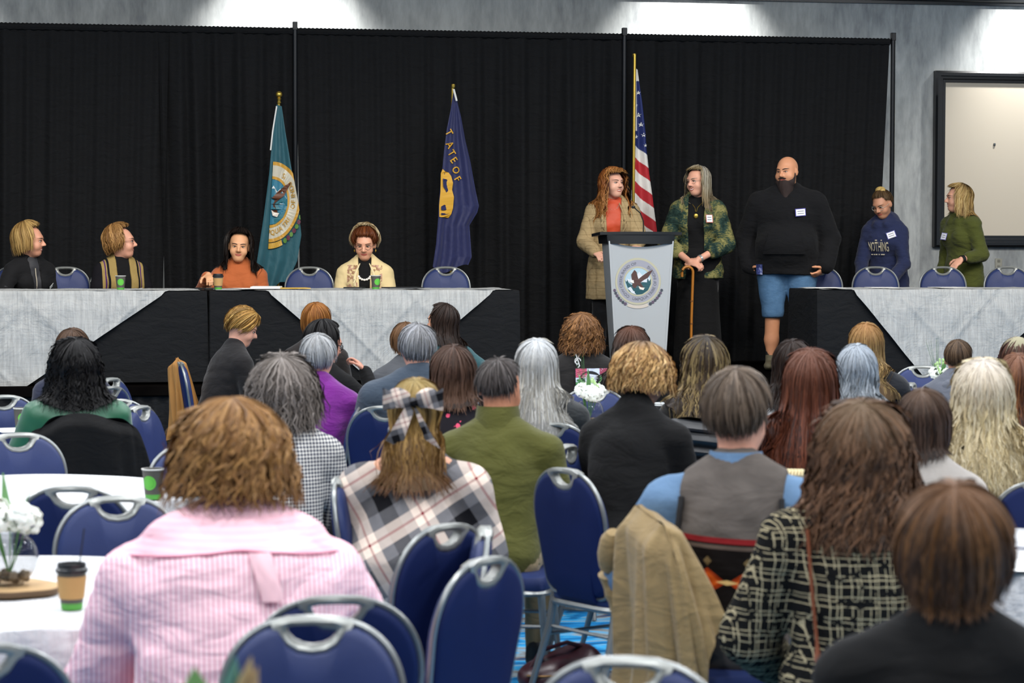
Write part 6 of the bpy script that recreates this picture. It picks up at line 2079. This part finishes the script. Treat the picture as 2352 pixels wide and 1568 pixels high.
B, r = aud('g', 'brown haired person half hidden behind the grey haired man', 932, 741, 15.9, yaw=0, hair=bob(['#5c3f26', '#6f5034', '#4a3320'], .25, vol=.018, seed=57), top=dict(mat=cloth('grey_jersey', '#4a4c50', .9), seed=57), chair_label=seat_lb('the half hidden brown haired person'), turn=88)
B, r = aud('h', 'dark haired woman in a teal shirt turning left with an arm on a chair', 1014, 696, 16.4, yaw=-30, skin='#cf9272', hair=long_(['#1f1612', '#33241c', '#281c16'], .36, vol=.014, front=(60, 85), Lf=.09, wave=.003, seed=58), top=dict(mat=cloth('teal_jersey', '#2f5256', .85, .15), seed=58, off=.016, name='shirt'), body=dict(head=(26, 0, 0), lean=-4, arms=(None, ((.19, -.05, -.14), (.40, .06, -.23)))), face=dict(smile=.2, eye_open=.2, brow='#2a1c16'), vox=.0115, chair_label=seat_lb('the woman in the teal shirt'), turn=60)
B, r = aud('f', 'grey haired man in a slate blue blazer', 958, 744, 12.5, yaw=-8, skin='#cf9a86', hair=short(['#6a6c6e', '#8f9194', '#a8aab0', '#54524e'], L=.27, sides=.22, vol=.020, n=520, lock=.006, seed=59, Lf=.09), top=dict(mat=cloth('slate_wool', '#37424f', .92, .15), seed=59, off=.030, name='blazer', fold=.006), body=dict(male=True, w=1.22, d=1.15, sw=.225, lean=2))
collar_band(B, r, _mats['slate_wool'], .072, .018, up=.3)
chair_under(r, 'blue chair seen from behind at the back of the slate blazer', 22, dx=-.10)
B, r = aud('l', 'person with curly brown hair in a black hoodie printed on the back', 1336, 724, 15.0, yaw=-4, hair=wavy(['#5c3c22', '#7a5430', '#96693e', '#4a3220'], .30, vol=.032, wave=.016, wl=.06, n=300, seed=60), top=dict(mat=cloth('washed_black_fleece', '#1b1918', .95), seed=60, off=.034, name='hoodie', extra=None), body=dict(w=1.2, sw=.19, lean=3), chair_label=seat_lb('the person in the printed hoodie'), turn=-88)
pk = inflate(B.torso, .036)
def bk(x0, z0, off=.016): return lambda x, y: surf_point(B, pk, x0 + x, z0 + y, .6, -1, off)
zc = B.sh - .085
def quad(xa, xb, za, zb, colr, off, name):
    MB().grid(lambda u, v: surf_point(B, pk, xa + (xb - xa) * u, za + (zb - za) * v, .6, -1, off), 8, 8).build(name, plain('print_' + colr, colr, .8), r, False)
x0p = -.02
quad(-.05, .15, zc - .10, zc + .085, '#b7bfd0', .016, 'print_field')
quad(-.05, .02, zc + .03, zc + .085, '#a84460', .018, 'print_patch'); quad(.10, .15, zc + .05, zc + .085, '#8f3c52', .018, 'print_patch'); quad(-.05, -.01, zc - .10, zc + .02, '#3f7a44', .018, 'print_patch'); quad(.10, .15, zc - .02, zc + .04, '#4a8a50', .018, 'print_patch'); quad(.06, .15, zc - .10, zc - .06, '#3d6f86', .018, 'print_patch')
pick = [(.04 + .066 * math.cos(a) * (1 if math.sin(a) > 0 else 1 - .55 * (-math.sin(a)) ** 2), zc + .02 + (.05 if math.sin(a) > 0 else .085) * math.sin(a)) for a in np.linspace(0, 2 * math.pi, 28, endpoint=False)]
mb = MB(); mb.poly(pick, lambda x, y: surf_point(B, pk, x, y, .6, -1, .020)); mb.build('guitar_pick_print', plain('print_ink', '#17161c', .8), r, False)
text_mesh('GREELZ', lambda x, y: surf_point(B, pk, .04 + x, zc + .032 + y, .6, -1, .022), 'print_lettering', plain('print_white', '#c8c8c8', .8), r, .030, .95)
text_mesh('ROCK', lambda x, y: surf_point(B, pk, .045 + x, zc + .004 + y, .6, -1, .022), 'print_lettering', plain('print_white', '#c8c8c8', .8), r, .030, .9)
quad(.158, .205, zc - .10, zc + .075, '#a8a03c', .016, 'print_strip')
text_mesh('MON', lambda x, y: surf_point(B, pk, .182 + y, zc - .02 - x, .6, -1, .019), 'print_lettering', plain('print_ink', '#17161c', .8), r, .055, .95)
clef = [(-.045, .115), (-.055, .135), (-.035, .16), (-.03, .185), (-.042, .20), (-.05, .18), (-.04, .15), (-.03, .11), (-.04, .10)]
MB().tube([surf_point(B, pk, a + .005, zc + b - .01, .6, -1, .018) for a, b in clef], .004, 6).tube([surf_point(B, pk, -.035 + .018 * math.cos(a), zc + .13 + .018 * math.sin(a), .6, -1, .018) for a in np.linspace(0, 5, 12)], .0035, 6).build('treble_clef_print', plain('print_white', '#c8c8c8', .8), r)
aud('m', 'dark haired person in front of the lectern', 1451, 751, 13.9, yaw=0, hair=wavy(['#241c18', '#3c322c', '#554a44', '#1c1614'], .40, vol=.020, wave=.008, n=300, seed=61, root='#5a3420'), top=dict(mat=BLACK, seed=61), chair_label=seat_lb('the dark haired person before the lectern'), turn=88)
aud('s', 'person with long straight dark blond hair in a black jacket', 1990, 742, 13.7, yaw=4, hair=long_(['#6a5234', '#8f7448', '#a88c5c', '#5a4630'], .50, vol=.018, wave=.003, n=330, seed=62, root='#9c7040'), top=dict(mat=cloth('ink_jacket', '#15171c', .9), seed=62, off=.024, name='jacket'), body=dict(w=1.08, sw=.18), chair_label=seat_lb('the person with long dark blond hair'), turn=88)
B, r = aud('t', 'small person with slicked back hair in a grey hoodie', 2202, 777, 14.2, yaw=8, hair=H(['#3a2c20', '#5a4634', '#6f5a44'], L=.21, Lf=.12, sides=.17, vol=.010, rel=175, short=True, n=480, lock=.004, seed=63, fuzz=.002), top=dict(mat=cloth('grey_hoodie', '#5c606a', .9), seed=63, off=.028, name='hoodie', extra=None), body=dict(hs=.95, sw=.155), chair_label=seat_lb('the small person in the grey hoodie'), turn=88)
MB().ell(Vector((0, B.spy(B.sh) - .075, B.sh + .02)), (.10, .055, .06), 16, 10).build('hood', _mats['grey_hoodie'], r)
B, r = aud('u1', 'person in a khaki cap at the right edge below the stage', 2335, 774, 13.4, yaw=-20, skin='#b9785a', hair=bob(['#3a2620', '#5a3a2c'], .24, vol=.012, seed=64), top=dict(mat=cloth('plum_knit', '#3a2a30', .9), seed=64), chair_label=seat_lb('the person in the khaki cap'), turn=-88)
def cap_(u, v):
    a, th = u * 2 * math.pi, v * math.radians(82)
    p = A(.092 * math.sin(th) * math.sin(a), .114 * math.sin(th) * math.cos(a) - .012, .105 * math.cos(th) + .035)
    return Vector(B.hc + B.Rh @ p)
cp = MB().grid(cap_, 36, 10).build('cap', plain('cap_khaki', '#8a856c', .9, var=.1), r)
MB().grid(lambda u, v: Vector(B.hc + B.Rh @ A((u - .5) * .15, .09 + .075 * v * math.sin(u * math.pi) ** .5, .035 - .02 * v)), 12, 5).build('cap_visor', plain('cap_rose', '#9a4a5a', .9), r)

# middle rows
B, r = aud('i', 'brown haired girl in a pink flowered dress', 1040, 794, 10.9, yaw=-4, hair=long_(['#33231b', '#4a352a', '#5c453a'], .33, vol=.020, wave=.003, n=380, seed=65, tip='#5a4030'), top=dict(mat=m_floral('pink_floral', '#17141a', '#d8506e', 16, .34), seed=65, name='dress'), chair_label=seat_lb('the girl in the flowered dress'), turn=88)
B, r = aud('k', 'woman with long white hair in a dark jacket', 1232, 779, 11.3, yaw=-2, hair=long_(['#a6a6a2', '#c4c4c0', '#8f8d86', '#b6b2a6'], .50, vol=.018, wave=.003, n=360, seed=66, root='#c9ced2', flare=.03), top=dict(mat=cloth('teal_black_leather', '#14191c', .6), seed=66, off=.024, name='jacket'), body=dict(w=1.05, sw=.18))
B, r = aud('p', 'dark haired person in white half hidden by the auburn hair', 1822, 781, 11.9, yaw=4, hair=long_(['#1c1512', '#33251e', '#281c18'], .40, vol=.018, n=340, seed=67), top=dict(mat=cloth('white_cotton', '#c4c6c6', .85), seed=67), chair_label=seat_lb('the half hidden person in white'), turn=-88)
B, r = aud('o', 'woman with dark hair and blond highlights in a black top', 1620, 774, 11.4, yaw=-8, skin='#cc9272', hair=wavy(['#332821', '#5c4c38', '#8a7650', '#a08c60'], .44, vol=.024, wave=.010, wl=.10, n=330, seed=68, root='#2a2420'), top=dict(mat=cloth('black_jersey', '#121110', .9), seed=68, sleeve=(.35, .30), off=.016), body=dict(w=1.05, lean=5), chair_label=seat_lb('the woman with blond highlights'), turn=-88)
B, r = aud('r_', 'person with wavy blue grey hair', 1968, 791, 11.2, yaw=2, hair=wavy(['#7a828a', '#a3aab0', '#8a9298', '#62696f'], .48, vol=.016, wave=.012, wl=.10, n=300, seed=69, root='#a9b3be', flare=.01), top=dict(mat=cloth('black_wool_top', '#141416', .9), seed=69), chair_label=seat_lb('the person with blue grey hair'), turn=88)
B, r = aud('u2', 'woman with auburn highlighted hair at the right edge', 2338, 817, 11.3, yaw=-4, hair=long_(['#3a2218', '#5c3622', '#80502c', '#2a1a14'], .46, vol=.026, wave=.006, n=300, seed=70, root='#7a5440'), top=dict(mat=cloth('rust_dark', '#4a2a20', .9), seed=70), body=dict(w=1.1), chair_label=seat_lb('the woman with auburn highlights'), turn=-88)
B, r = aud('e', 'woman with frizzy grey hair in a black and white checked jacket', 650, 834, 9.7, yaw=4, hair=wavy(['#4a443f', '#6c645e', '#8a827c', '#5a524c'], .36, vol=.050, wave=.014, wl=.05, flare=.03, fuzz=.014, n=440, lock=.0075, seed=71), top=dict(mat=m_checks(), seed=71, off=.024, name='jacket'), body=dict(w=1.05, sw=.18, lean=10, hunch=.03), chair_label=seat_lb('the woman in the checked jacket'), turn=88)
B, r = aud('q', 'woman with very long straight auburn hair', 1862, 806, 9.9, yaw=2, hair=long_(['#3c1d14', '#582c1c', '#6b3a26', '#2c1610'], .66, vol=.026, wave=.003, n=440, lock=.009, seed=72, root='#6a4434', flare=.06), top=dict(mat=cloth('wine_knit', '#2a1416', .9), seed=72), body=dict(w=1.05), chair_label=seat_lb('the woman with very long auburn hair'), turn=-88)
B, r = aud('j', 'man with short dark grey hair in an olive jacket', 1150, 821, 9.6, yaw=10, skin='#bf8366', hair=short(['#2c2826', '#46403e', '#5c5654', '#383230'], L=.19, sides=.11, Lf=.11, vol=.010, n=700, lock=.0055, fuzz=.009, seed=73), top=dict(mat=cloth('olive_twill', '#4a4a1c', .85, .12, 300, .45, .1), seed=73, off=.024, name='jacket', fold=.008, fs=(.8, .8, 2.2)), body=dict(male=True, lean=10, hunch=.03, head=(-10, 6, 0), w=.98, sw=.19, d=1.0), legs='khaki', chair_label=seat_lb('the man in the olive jacket'), turn=88)
collar_band(B, r, _mats['olive_twill'], .078, .05, drop=.04, up=.7)
B, r = aud('n', 'woman with a wavy blond bob in a black sweater', 1476, 799, 10.0, yaw=22, skin='#cd936f', hair=wavy(['#6b4a2e', '#9c7648', '#c49e66', '#cfae7c'], .29, vol=.038, wave=.012, wl=.07, flare=.02, Lf=.17, n=440, seed=74, front=(34, 60), root='#4a362a'), top=dict(mat=BLACK, seed=74, off=.018, name='sweater', collar_h=.05), body=dict(lean=12, hunch=.05, w=1.1, d=1.1, sw=.18, head=(-10, 22, 0), headfwd=.05), face=dict(smile=0, eye_open=.1), chair_label=seat_lb('the woman in the black sweater'), turn=88)
MB().ell(B.hp(.080, -.002, -.045), (.008, .006, .010), 10, 8).build('earring', plain('pearl', '#d8d0bc', .25), r)
B, r = aud('v', 'woman with smooth dark brown hair in a pale grey top', 2122, 891, 8.4, yaw=6, hair=bob(['#2c1f18', '#3f2e25', '#4c3a30', '#241a15'], .29, vol=.014, wave=.002, n=360, lock=.007, seed=75, root='#5a4434'), top=dict(mat=cloth('pale_grey_knit', '#9a948e', .9), seed=75, off=.022), body=dict(sw=.165), chair_label=seat_lb('the woman with smooth dark brown hair'), turn=88)
B, r = aud('w', 'woman with long platinum wavy hair in a flowered dark top', 2258, 834, 9.5, yaw=-2, hair=wavy(['#b3a076', '#cdbd94', '#e0d4b4', '#a48e60'], .60, vol=.034, wave=.016, wl=.10, flare=.05, n=440, lock=.009, seed=76, root='#d8cfc4'), top=dict(mat=m_floral('grey_floral', '#3a3e44', '#c8bcc0', 10, .24), seed=76, off=.02), body=dict(w=1.12, sw=.19), chair_label=seat_lb('the woman with platinum waves'), turn=-88)

# near rows
HP = long_(['#5c4322', '#8a6a34', '#a5834a', '#4a3420'], .46, vol=.012, wave=.006, wl=.16, n=360, seed=77, root='#a5905c', tip='#5a3c26', front=(55, 75), backfall=.8)
B, r = aud('plaid', 'woman with a plaid bow in dark blond hair and a plaid shawl', 955, 866, 8.6, yaw=4, top=None, body=dict(lean=3, w=1.0, sw=.17), chair_label=seat_lb('the woman in the plaid shawl'), turn=92)
PL = m_plaid()
sh_ = [('cone', A(0, B.spy(B.sh), B.sh + .0), A(0, B.spy(B.sh) - .02, B.hz + .12), .10, .275, .06, 'torso'), ('cone', B.nb, B.neck_top * .5 + B.nb * .5, .075, .068, .05, 'torso')]
for q in (-1, 1): sh_ += [('cone', A(0, B.spy(B.sh), B.sh), A(q * .185, B.spy(B.sh), B.sh - .085), .062, .075, .06, 'torso'), ('cone', A(q * .19, B.spy(B.sh), B.sh - .07), A(q * .245, B.spy(B.sh) + .03, B.sh - .32), .085, .09, .06, 'torso')]
hair_mesh(B, 'hair', r, HP.pop('colors'), body=sh_, **HP)
sdf_part('shawl', sh_, .0115, PL, r, folds=[(fold_noise(77, 7, 16, (1, 1, .5)), .010)], post=lambda f, X, Y_, Z: np.maximum(f.F, B.hz - .02 - Z))
# ribbon bow at the back of her head
bm = m_plaid('plaid_bow', .3, 2.2)
bc = B.hp(0.0, -.118, .052)
def loop(sx):
    def f(u, v):
        a = u * math.pi
        L_ = .095 * math.sin(a) ** .8 * 1.0
        w = .040 * (.25 + .75 * math.sin(a)) * (v * 2 - 1)
        return bc + Vector((sx * (.012 + L_ * 1.0), -.012 - .030 * math.cos(a) * math.sin(a) - .014 * math.sin(a), w + .018 * math.sin(a) * .8))
    return f
bow = MB()
for sx in (-1, 1):
    bow.grid(loop(sx), 14, 8)
    bow.grid(lambda u, v, sx=sx: bc + Vector((sx * (.008 + .062 * u + (v - .5) * .055 * (.4 + .6 * u)), -.016 - .012 * math.sin(u * 3), -.012 - .135 * u - (v - .5) * .03 * sx)), 10, 6)
    def petal(u, v, sx=sx):
        a = v * 2 * math.pi
        rr = .036 * math.sin(math.pi * min(1, .12 + .88 * u)) ** .6 if u < 1 else 0
        return bc + Vector((sx * (.010 + .085 * u), -.016 + rr * .45 * math.cos(a) - .01 * u, .012 + .016 * u + rr * math.sin(a)))
    bow.grid(petal, 10, 14)
bow.ell(bc + Vector((0, -.02, .004)), (.014, .012, .017), 10, 8)
bow.build('hair_bow', bm, r)

B, r = aud('vest', 'man with short brown hair in a grey patterned vest over a denim shirt', 1697, 861, 7.5, yaw=8, skin='#cc947c', hair=short(['#473b31', '#5f5246', '#766657', '#4f4338'], L=.255, sides=.175, Lf=.12, vol=.028, n=760, lock=.0062, fuzz=.008, seed=78, top_vol=.008), top=dict(mat=m_denim('denim_shirt', '#445f80', '#6c8aa8'), seed=78, off=.018, sleeve_off=.044, fold=.008), body=dict(male=True, lean=4, w=1.02, sw=.205, d=1.15, slope=.015, hs=1.07, head=(-6, 4, 0), arms=(((-.13, .06, -.22), (-.10, .30, -.30)), ((.14, .08, -.20), (.12, .32, -.26)))), legs='jeans', chair_label=None)
make_top(B, r, m_vest(), 'vest', .030, (.02, .02), seed=79, fold=.005, collar_h=-.02, xclip=(.160, .022))
collar_band(B, r, _mats.setdefault('denim_shirt', bpy.data.materials['denim_shirt']), .076, .035, drop=.03, gap=30, up=.6)
collar_band(B, r, plain('vest_trim', '#17171a', .8), .082, .004, name='vest_trim', drop=.014, up=.2)
vp = inflate(B.torso, .034)
for q in (-1, 1):
    tr = []
    for k_ in np.linspace(0, 1, 12):
        z_ = B.sh - .02 - .26 * k_
        tr.append(surf_point(B, vp, q * (.160 + .022 * min(1, max(0, (B.sh - .04 - z_) / .3)) ** .7 - .004), z_, .6, -1, .010))
    MB().tube(tr, .009, 8).build('armhole_trim', plain('vest_trim', '#17171a', .8), r)
C_VEST = chair_under(r, seat_lb('the man in the patterned vest'), 62, dx=-.0, dy=-.05)
KH = cloth('khaki_canvas', '#8c7752', .85, .12, 250, .4, .1)
draped_coat(C_VEST, KH, 'khaki jacket hung over the chair of the man in the vest', .30, .84, .225, .31, 8, 'jacket', .026, cat='jacket', lift=.03, depth=.10, sleeve=[('l', .05, .045, [(-.20, -.06, .86), (-.27, -.06, .72), (-.26, -.04, .58)])])

B, r = aud('x', 'woman with thick wavy brown hair in a black lattice tweed jacket', 1982, 944, 6.8, yaw=4, hair=wavy(['#38271c', '#5c4230', '#7c5a42', '#483324'], .46, vol=.048, wave=.018, wl=.10, flare=.06, n=520, lock=.0095, seed=80, root='#6a5640'), top=dict(mat=m_tweed_lattice(), seed=80, off=.032, sleeve_off=.044, name='jacket', fold=.007), body=dict(w=1.15, sw=.195, lean=2, arms=(((-.12, .02, -.28), (-.08, .22, -.38)), None)), chair_label=seat_lb('the woman in the lattice tweed jacket'), turn=-88)
pk = inflate(B.torso, .04)
MB().tube([surf_point(B, pk, -.14 + .07 * k, B.sh + .0 - .66 * k, .6, -1, .012) for k in np.linspace(0, 1, 16)], .011, 8, flat=.45).build('bag_strap', plain('cognac_leather', '#7a4026', .5), r)

B, r = aud('pink', 'large woman in a pink striped shirt leaning over the near left table', 532, 944, 6.25, yaw=-4, hair=wavy(['#664628', '#8a6238', '#a67c4a', '#74522e'], .34, jitter_end=.3, vol=.046, wave=.016, wl=.075, flare=.06, n=520, lock=.0095, seed=81), top=dict(mat=m_stripes(), seed=81, off=.030, sleeve=(.66, .66), fold=.009, sleeve_off=.036, fs=(1, 1, 1.5)), body=dict(w=1.72, d=1.58, sw=.25, slope=.06, lean=17, hunch=.05, headfwd=.05, head=(12, 14, 0), arms=(((-.10, .10, -.27), (-.02, .36, -.22)), ((.14, .06, -.30), (-.02, .30, -.34)))), legs='pink')
collar_band(B, r, plain('pink_collar', '#d68fa0', .8), .078, .028, drop=.03)
pk = inflate(B.torso, .034)
MB().tube([surf_point(B, pk, x, 1.005 - .10 * abs(x) , .7, -1, .006) for x in np.linspace(-.27, .27, 24)], .0035, 6).build('yoke_seam', plain('pink_seam', '#c4768c', .8), r)
MB().grid(lambda u, v: surf_point(B, pk, .02 + .055 * u + .03 * v, 1.0 - .115 * v, .7, -1, .010 + .008 * math.sin(u * math.pi)), 8, 8).build('locker_pleat', plain('pink_pale', '#deb4bc', .8), r)
for i in (0, 1):
    S, E, W = B.arm_pts[i]
    c0 = Vector(E + (W - E) * .30); d_ = Vector(W - E).normalized()
    MB().tube([c0 - d_ * .03, c0 - d_ * .01, c0 + d_ * .025, c0 + d_ * .03], [.086, .092, .090, .084], 16).build('cuff', plain('pink_cuff', '#d99aa8', .8), r)

B, r = aud('y', 'person with a smooth brown bob in black nearest the camera', 2192, 1128, 4.75, yaw=0, hair=bob(['#33241a', '#553c28', '#7a5432', '#442f20'], .30, vol=.036, wave=.003, n=520, lock=.0075, seed=82, root='#6a4a30', tuck=.03), top=dict(mat=BLACK, seed=82, off=.022), body=dict(w=1.12, sw=.20, lean=3), chair_label=seat_lb('the person nearest the camera'), turn=0)

# ------------------------------------------------------------------ things among the chairs
B, r = AUD['k']
B, r = AUD['o']
pc = put_chair(1600, 972, 6, 'chair seen from behind under the black quilted jacket')
draped_coat(pc, plain('quilted_nylon', '#14161a', .45), 'black quilted jacket hung on a chair left of the vest man', .2, .45, .23, .25, 9, 'quilted_jacket', .008, .022, cat='jacket')
sc = put_chair(1832, 1092, 2, 'chair seen from behind right of the denim shoulder')
k = empty('knit_scarf', sc.location, sc.rotation_euler.z); tag(k, 'cream knit strip hung over the chair right of the denim shoulder', 'scarf')
for q in range(7):
    MB().tube([lean_back(-.055 + .012 * q, .045, CT - .18)] + [lean_back(-.055 + .012 * q + .004 * math.sin(j * 1.2), .045 - .10 * j / 8, CT + .018 + .012 * math.sin(j / 8 * math.pi)) for j in range(9)] + [lean_back(-.055 + .012 * q + .004 * math.sin(j * 1.5), -.055, CT - .02 - .03 * j) for j in range(8)], .0065, 6).build('knit_rib', plain('cream_wool', '#b9ab86', .9), k)
# dark red bag on the carpet
b0 = at_z(1290, 1530, .0)
b0 = at_z(1290, 1548, .08)
bag = empty('handbag', (b0.x, b0.y, 0), .5); tag(bag, 'dark red leather bag lying on the carpet by the aisle chair', 'bag')
f = Field([('ell', A(0, 0, .085), A(.20, .12, .085), I3, .04, 'b'), ('ell', A(.12, .03, .10), A(.10, .09, .085), I3, .05, 'b')], .009)
X, Y_, Z = f.grid(); f.F += (.012 * fold_noise(4, 7, 30)(X, Y_, Z)).astype(np.float32); f.F = np.maximum(f.F, .004 - Z).astype(np.float32)
V, Q = f.mesh(); np_mesh('bag_body', V, Q, plain('oxblood_leather', '#34121a', .35), True, None, bag)
MB().tube([(-.16, 0, .12), (-.12, -.02, .19), (.0, -.03, .21), (.10, .0, .18)], .009, 8).build('handle', plain('oxblood_leather', '#34121a', .35), bag)
MB().tube([(-.20 * math.cos(a), -.115 * math.sin(a), .10) for a in np.linspace(.2, 2.9, 16)], .004, 6).build('zip', plain('zip_brass', '#7a5a34', .4, .6), bag)
bpy.context.view_layer.update()
